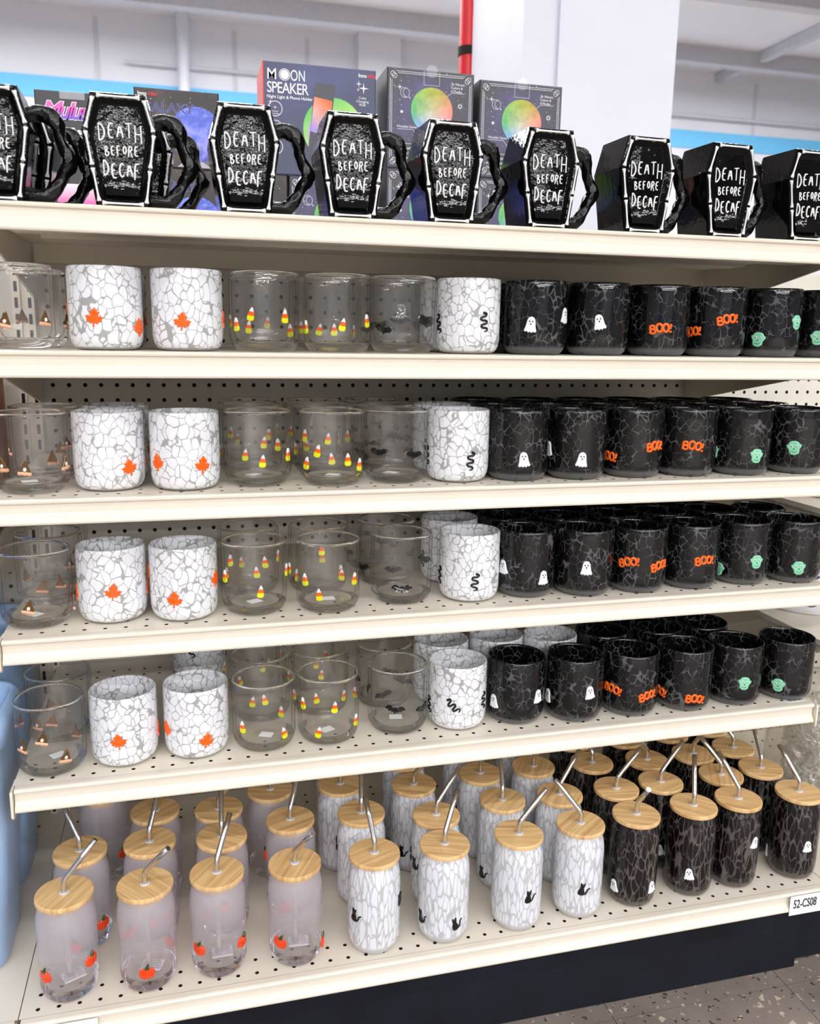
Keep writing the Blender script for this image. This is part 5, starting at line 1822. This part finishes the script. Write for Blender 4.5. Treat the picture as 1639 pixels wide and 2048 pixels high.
def carton(name, label, x, y, z, w, d, h, mats, rz=0.0, group=None):
    """card box standing with its printed front at local y = 0; returns the thing"""
    t = thing(name, label, 'box', (x, y, z), rz, group)
    mb = MB()
    b = 0.002
    loops = []
    for yy, ins in ((0.0, b), (b, 0.0), (d - b, 0.0), (d, b)):
        loops += [(ins, yy, ins), (w - ins, yy, ins), (w - ins, yy, h - ins), (ins, yy, h - ins)]
    f = [(0, 1, 2, 3), (15, 14, 13, 12)]
    mm = [0, 0]
    for i in range(3):
        for k in range(4):
            f.append((i * 4 + (k + 1) % 4, i * 4 + k, (i + 1) * 4 + k, (i + 1) * 4 + (k + 1) % 4))
            mm.append(1 if k == 3 else 0)
    o = len(mb.f)
    mb.add(loops, f)
    mb.m = mm
    build(mb, 'carton', mats, t)
    return t


def frame_lines(mb, w, h, m, y):
    stroke(mb, [(m + 0.012, h - m), (w - m - 0.012, h - m)], 0.0007, y)
    stroke(mb, [(m + 0.012, m), (w - m - 0.012, m)], 0.0007, y)
    stroke(mb, [(m, m + 0.012), (m, h - m - 0.012)], 0.0007, y)
    stroke(mb, [(w - m, m + 0.012), (w - m, h - m - 0.012)], 0.0007, y)
    for cx in (m + 0.005, w - m - 0.005):
        for cz in (m + 0.005, h - m - 0.005):
            stroke(mb, ring_pts(cx, cz, 0.0042, 16), 0.0008, y)


def star4(mb, cx, cz, r, y, mat=0):
    pts = []
    for k in range(8):
        a = PI / 2 + k * PI / 4
        q = r if k % 2 == 0 else r * 0.18
        pts.append((cx + q * math.cos(a), cz + q * math.sin(a)))
    poly(mb, pts, y, mat)


def moon_lamp_box(label, x, y, z, rz=0.0, w=0.168, h=0.172):
    t = carton('moon_lamp_box', label, x, y, z, w, 0.165, h, [M['moonbox'], M['darkbox']], rz, 'moon lamp boxes')
    s = w / 0.168
    mb = MB()
    frame_lines(mb, w, h, 0.006, -0.0003)
    frame_lines(mb, w, h, 0.009, -0.0003)
    # crescent emblem, stars, leader lines, text rules
    stroke(mb, ring_pts(0.034, h - 0.042, 0.0085, 24), 0.0006, -0.0004)
    stroke(mb, ring_pts(0.038, h - 0.042, 0.0075, 24, PI * 0.5, PI * 1.5), 0.0006, -0.0004)
    star4(mb, 0.024, h - 0.033, 0.006, -0.0004)
    star4(mb, 0.043, h - 0.050, 0.003, -0.0004)
    star4(mb, 0.028, h - 0.075, 0.0022, -0.0004)
    disc(mb, 0.028, h - 0.075, 0.0026, -0.0004, n=12)
    for k in range(8):
        a = k * PI / 4
        stroke(mb, [(0.141 + math.cos(a) * 0.0028, h - 0.058 + math.sin(a) * 0.0028), (0.141 + math.cos(a) * 0.005, h - 0.058 + math.sin(a) * 0.005)], 0.0009, -0.0004)
    stroke(mb, ring_pts(0.141, h - 0.058, 0.0026, 12), 0.0008, -0.0004)
    for q in range(14):
        r2 = random.Random(q * 13 + 1)
        disc(mb, r2.uniform(0.014, 0.154), h - r2.uniform(0.02, 0.10), r2.choice((0.0006, 0.0009, 0.0013)), -0.0003, n=8)
    stroke(mb, [(0.106, h - 0.050), (0.124, h - 0.036), (0.150, h - 0.036)], 0.0006, -0.0004)
    stroke(mb, [(0.020, h - 0.105), (0.050, h - 0.105), (0.064, h - 0.121)], 0.0006, -0.0004)
    stroke(mb, [(0.012, 0.044), (w - 0.012, 0.044)], 0.0006, -0.0004)
    stroke(mb, [(0.070, h - 0.002), (0.070, h - 0.026), (0.100, h - 0.026), (0.100, h - 0.002)], 0.0006, -0.0005)
    build(mb, 'line_print', M['wprint'], t)
    mb = MB()
    disc(mb, 0, 0, 0.0405, 0, n=56)
    build(mb, 'moon_print', M['planet'], t, (0.086, -0.0006, h - 0.070))
    mb = MB()
    poly(mb, [(0.064, h - 0.112), (0.070, h - 0.106), (0.090, h - 0.128), (0.110, h - 0.108), (0.114, h - 0.113), (0.096, h - 0.134), (0.078, h - 0.134)], -0.0007)
    build(mb, 'stand_print', M['woodprint'], t)
    for q, s_ in enumerate(('36 Vibrant', 'Colors &', '4 Modes')):
        link('lettering', text_mesh(s_, 0.0062, M['wprint']), t, (0.1225, -0.0004, h - 0.0225 - q * 0.0062))
    link('lettering', text_mesh('Wooden Stand', 0.0062, M['wprint']), t, (0.019, -0.0004, h - 0.1025))
    for q, s_ in enumerate(('This beautiful moon replica will fit', 'any room with its colorful glow.', 'The authentic look has two modes.')):
        link('lettering', text_mesh(s_, 0.0062, M['wprint']), t, (0.017, -0.0004, 0.034 - q * 0.0085))
    mb = MB()
    disc(mb, 0.085, h - 0.002, 0.011, -0.0008, n=24)
    build(mb, 'clear_seal', M['seal'], t)
    return t


moon_lamp_box('rainbow moon lamp box, upper layer, beside the speaker box', 0.592, BOX_Y, 1.1673, 0.0, h=0.174)
moon_lamp_box('rainbow moon lamp box, upper layer, rightmost of the boxes', 0.7715, BOX_Y, 1.1603, 0.0, h=0.174)
moon_lamp_box('rainbow moon lamp box, lower layer, below the speaker box', 0.4105, BOX_Y, BZ, 0.0, h=0.154)
moon_lamp_box('rainbow moon lamp box, lower layer, second from right', 0.592, BOX_Y, BZ, 0.0, h=0.1785)
moon_lamp_box('rainbow moon lamp box, lower layer, rightmost', 0.7715, BOX_Y, BZ, 0.0, h=0.1715)

# moon speaker box
w, h = 0.205, 0.189
t = carton('moon_speaker_box', 'slate blue Moon Speaker box with a phone picture', 0.366, BOX_Y, 1.1428, w, 0.12, h, [M['speakerbox'], M['boxside']])
for cx, cz, rr in ((0.0385, h - 0.0205, 0.0095), (0.021, h - 0.078, 0.0125), (0.021, h - 0.110, 0.0125), (0.021, h - 0.142, 0.0125)):
    mb = MB()
    stroke(mb, ring_pts(cx, cz, rr, 28), 0.0011, -0.0004)
    build(mb, 'ring_print', M['wprint'], t)
mb = MB()
disc(mb, 0.0385, h - 0.0205, 0.0078, -0.0004, n=28)
build(mb, 'moon_letter', M['wprint'], t)
for cx, cz, rr in ((0.021, h - 0.076, 0.004), (0.013, h - 0.067, 0.005), (0.182, h - 0.032, 0.010), (0.173, h - 0.025, 0.006), (0.172, h - 0.035, 0.0035), (0.021, h - 0.108, 0.004)):
    mb = MB()
    star4(mb, cx, cz, rr, -0.0005)
    build(mb, 'star_print', M['wprint'], t)
link('lettering', text_mesh('M', 0.026, M['wprint'], bold=0.0001), t, (0.0065, -0.0004, h - 0.0295)).scale = (0.92, 1, 1)
link('lettering', text_mesh('ON', 0.026, M['wprint'], bold=0.0001), t, (0.0485, -0.0004, h - 0.0295)).scale = (0.66, 1, 1)
link('lettering', text_mesh('SPEAKER', 0.026, M['wprint'], bold=0.0001, spacing=0.9), t, (0.0065, -0.0004, h - 0.0515)).scale = (0.80, 1, 1)
link('lettering', text_mesh('Night Light & Phone Holder', 0.0072, M['wprint'], bold=0.0001), t, (0.0065, -0.0004, h - 0.0605))
link('lettering', text_mesh('Inno', 0.0088, M['wprint'], bold=0.0002), t, (0.172, -0.0004, h - 0.0135))
link('lettering', text_mesh('Vibe', 0.0088, M['redtext'], bold=0.0002, shear=0.3), t, (0.1882, -0.0004, h - 0.0135))
for q, s_ in enumerate(('Color', 'Changing', 'RGB')):
    link('lettering', text_mesh(s_, 0.0062, M['wprint'], align='CENTER'), t, (0.180, -0.0004, h - 0.0505 - q * 0.0058))
for q, s_ in enumerate(('Sound', 'Reactive')):
    link('lettering', text_mesh(s_, 0.0040, M['wprint'], align='CENTER'), t, (0.021, -0.0004, h - 0.0835 - q * 0.004))
mb = MB()
disc(mb, 0, 0, 0.056, 0, n=48)
build(mb, 'moon_print', M['moonglow'], t, (0.127, -0.0003, h - 0.108))
mb = MB()
disc(mb, 0.121, h - 0.118, 0.043, -0.00045, n=48)
build(mb, 'moon_shade_print', M['silverprint'], t)


def phone_pt(u, v):
    return (0.078 + u * 0.036 + v * 0.014, h - 0.158 + v * 0.128)


mb = MB()
poly(mb, [phone_pt(0.04, 0), phone_pt(0.96, 0), phone_pt(1.0, 0.03), phone_pt(1.06, 0.97), phone_pt(0.98, 1.0), phone_pt(0.12, 1.0), phone_pt(0.03, 0.97), phone_pt(0.0, 0.03)], -0.0007)
poly(mb, [(0.078, h - 0.150), (0.088, h - 0.146), (0.130, h - 0.170), (0.128, h - 0.177), (0.112, h - 0.176), (0.090, h - 0.165)], -0.0006, 1)
build(mb, 'phone_print', [M['phonebody'], M['silverprint']], t)
sx_, sz_ = phone_pt(0.5, 0.6)
mb = MB()
for_pts = [phone_pt(0.02, 0.36), phone_pt(0.96, 0.30), phone_pt(0.99, 0.78), phone_pt(0.06, 0.82)]
poly(mb, [(a - sx_, b - sz_) for a, b in for_pts], 0)
build(mb, 'screen_print', M['phone_screen'], t, (sx_, -0.0009, sz_))
mb = MB()
for rr in (0.003, 0.006, 0.010):
    stroke(mb, ring_pts(sx_ + 0.001, sz_ - 0.003, rr, 24), 0.0005, -0.0011)
build(mb, 'ring_print', M['greyink'], t)


def galaxy_box(label, x, y, z, w, h, mz, d=0.10, rz=0.0):
    t = carton('galaxy_lamp_box', label, x, y, z, w, d, h, [M['galaxybox'], M['darkbox']], rz, 'galaxy lamp boxes')
    mb = MB()
    disc(mb, 0, 0, 0.046, 0, n=48)
    build(mb, 'moon_print', M['bluemoon'], t, (w - 0.040, -0.0005, mz))
    link('lettering', text_mesh('GALAXY', 0.0225, M['neon'], bold=0.0003), t, (0.012, -0.0007, h - 0.038))
    link('lettering', text_mesh('GALAXY', 0.0225, M['darkbox'], bold=-0.0003), t, (0.012, -0.0010, h - 0.038))
    link('lettering', text_mesh('Inno', 0.0085, M['wprint'], bold=0.0002), t, (0.006, -0.0007, h - 0.0125))
    link('lettering', text_mesh('Vibe', 0.0085, M['redtext'], bold=0.0002, shear=0.3), t, (0.0225, -0.0007, h - 0.0125))
    for q, s_ in enumerate(('Bring home the beauty', 'of the night sky with this', 'color-changing lamp')):
        link('lettering', text_mesh(s_, 0.0062, M['wprint']), t, (0.010, -0.0007, h - 0.075 - q * 0.0085))
    mb = MB()
    poly(mb, [(w - 0.075, 0.002), (w - 0.062, 0.012), (w - 0.030, 0.012), (w - 0.016, 0.002)], -0.0006)
    build(mb, 'stand_print', M['silverprint'], t)
    return t


galaxy_box('dark Galaxy lamp box with a blue moon, upper of the two', 0.146, BOX_Y, 1.1430, 0.143, 0.128, 0.057)
galaxy_box('dark Galaxy lamp box with a blue moon, lower layer', 0.146, BOX_Y, BZ, 0.138, 0.154, 0.062)
galaxy_box('dark Galaxy lamp box in the lower layer, under the speaker box corner', 0.2855, BOX_Y, BZ, 0.122, 0.154, 0.062)
# plush lamp box with pink script
w, h = 0.150, 0.2655
t = carton('plush_lamp_box', 'charcoal Moving Lamp box with pink script, behind the leftmost mugs', -0.014, BOX_Y, BZ, w, 0.12, h, [M['darkbox'], M['darkbox']])
link('lettering', text_mesh('Mulush', 0.036, M['pinktext'], bold=0.0012, shear=0.35, spacing=0.82), t, (0.010, -0.0007, h - 0.0425))
link('lettering', text_mesh('Mulush', 0.036, M['wprint'], bold=0.0024, shear=0.35, spacing=0.82), t, (0.010, -0.0004, h - 0.0425))
link('lettering', text_mesh('Moving Lamp', 0.0135, M['wprint'], bold=0.0006), t, (0.0155, -0.0005, h - 0.0665))
mb = MB()
poly(mb, [(0.001, 0.001), (w - 0.001, 0.001), (w - 0.001, 0.118), (0.001, 0.118)], 0.0)
build(mb, 'pink_print', M['pinkglow'], t, (0, -0.0003, 0))
mb = MB()
mb.box(0.040, 0.080, -0.0008, -0.0005, h - 0.012, h)
build(mb, 'clear_seal', M['seal'], t)

# white packages on the far shelf, right of the column
t = carton('white_package', 'white package with small print between the two right mugs', 1.330, 0.70, BZ, 0.075, 0.06, 0.175, [M['paper'], M['paper']])
for q in range(9):
    link('lettering', text_mesh('ingredients and directions', 0.005, M['greyink']), t, (0.008, -0.0005, 0.150 - q * 0.007))
t = carton('white_package', 'low white package right of the white column', 1.170, 0.72, BZ, 0.10, 0.06, 0.150, [M['paper'], M['paper']])
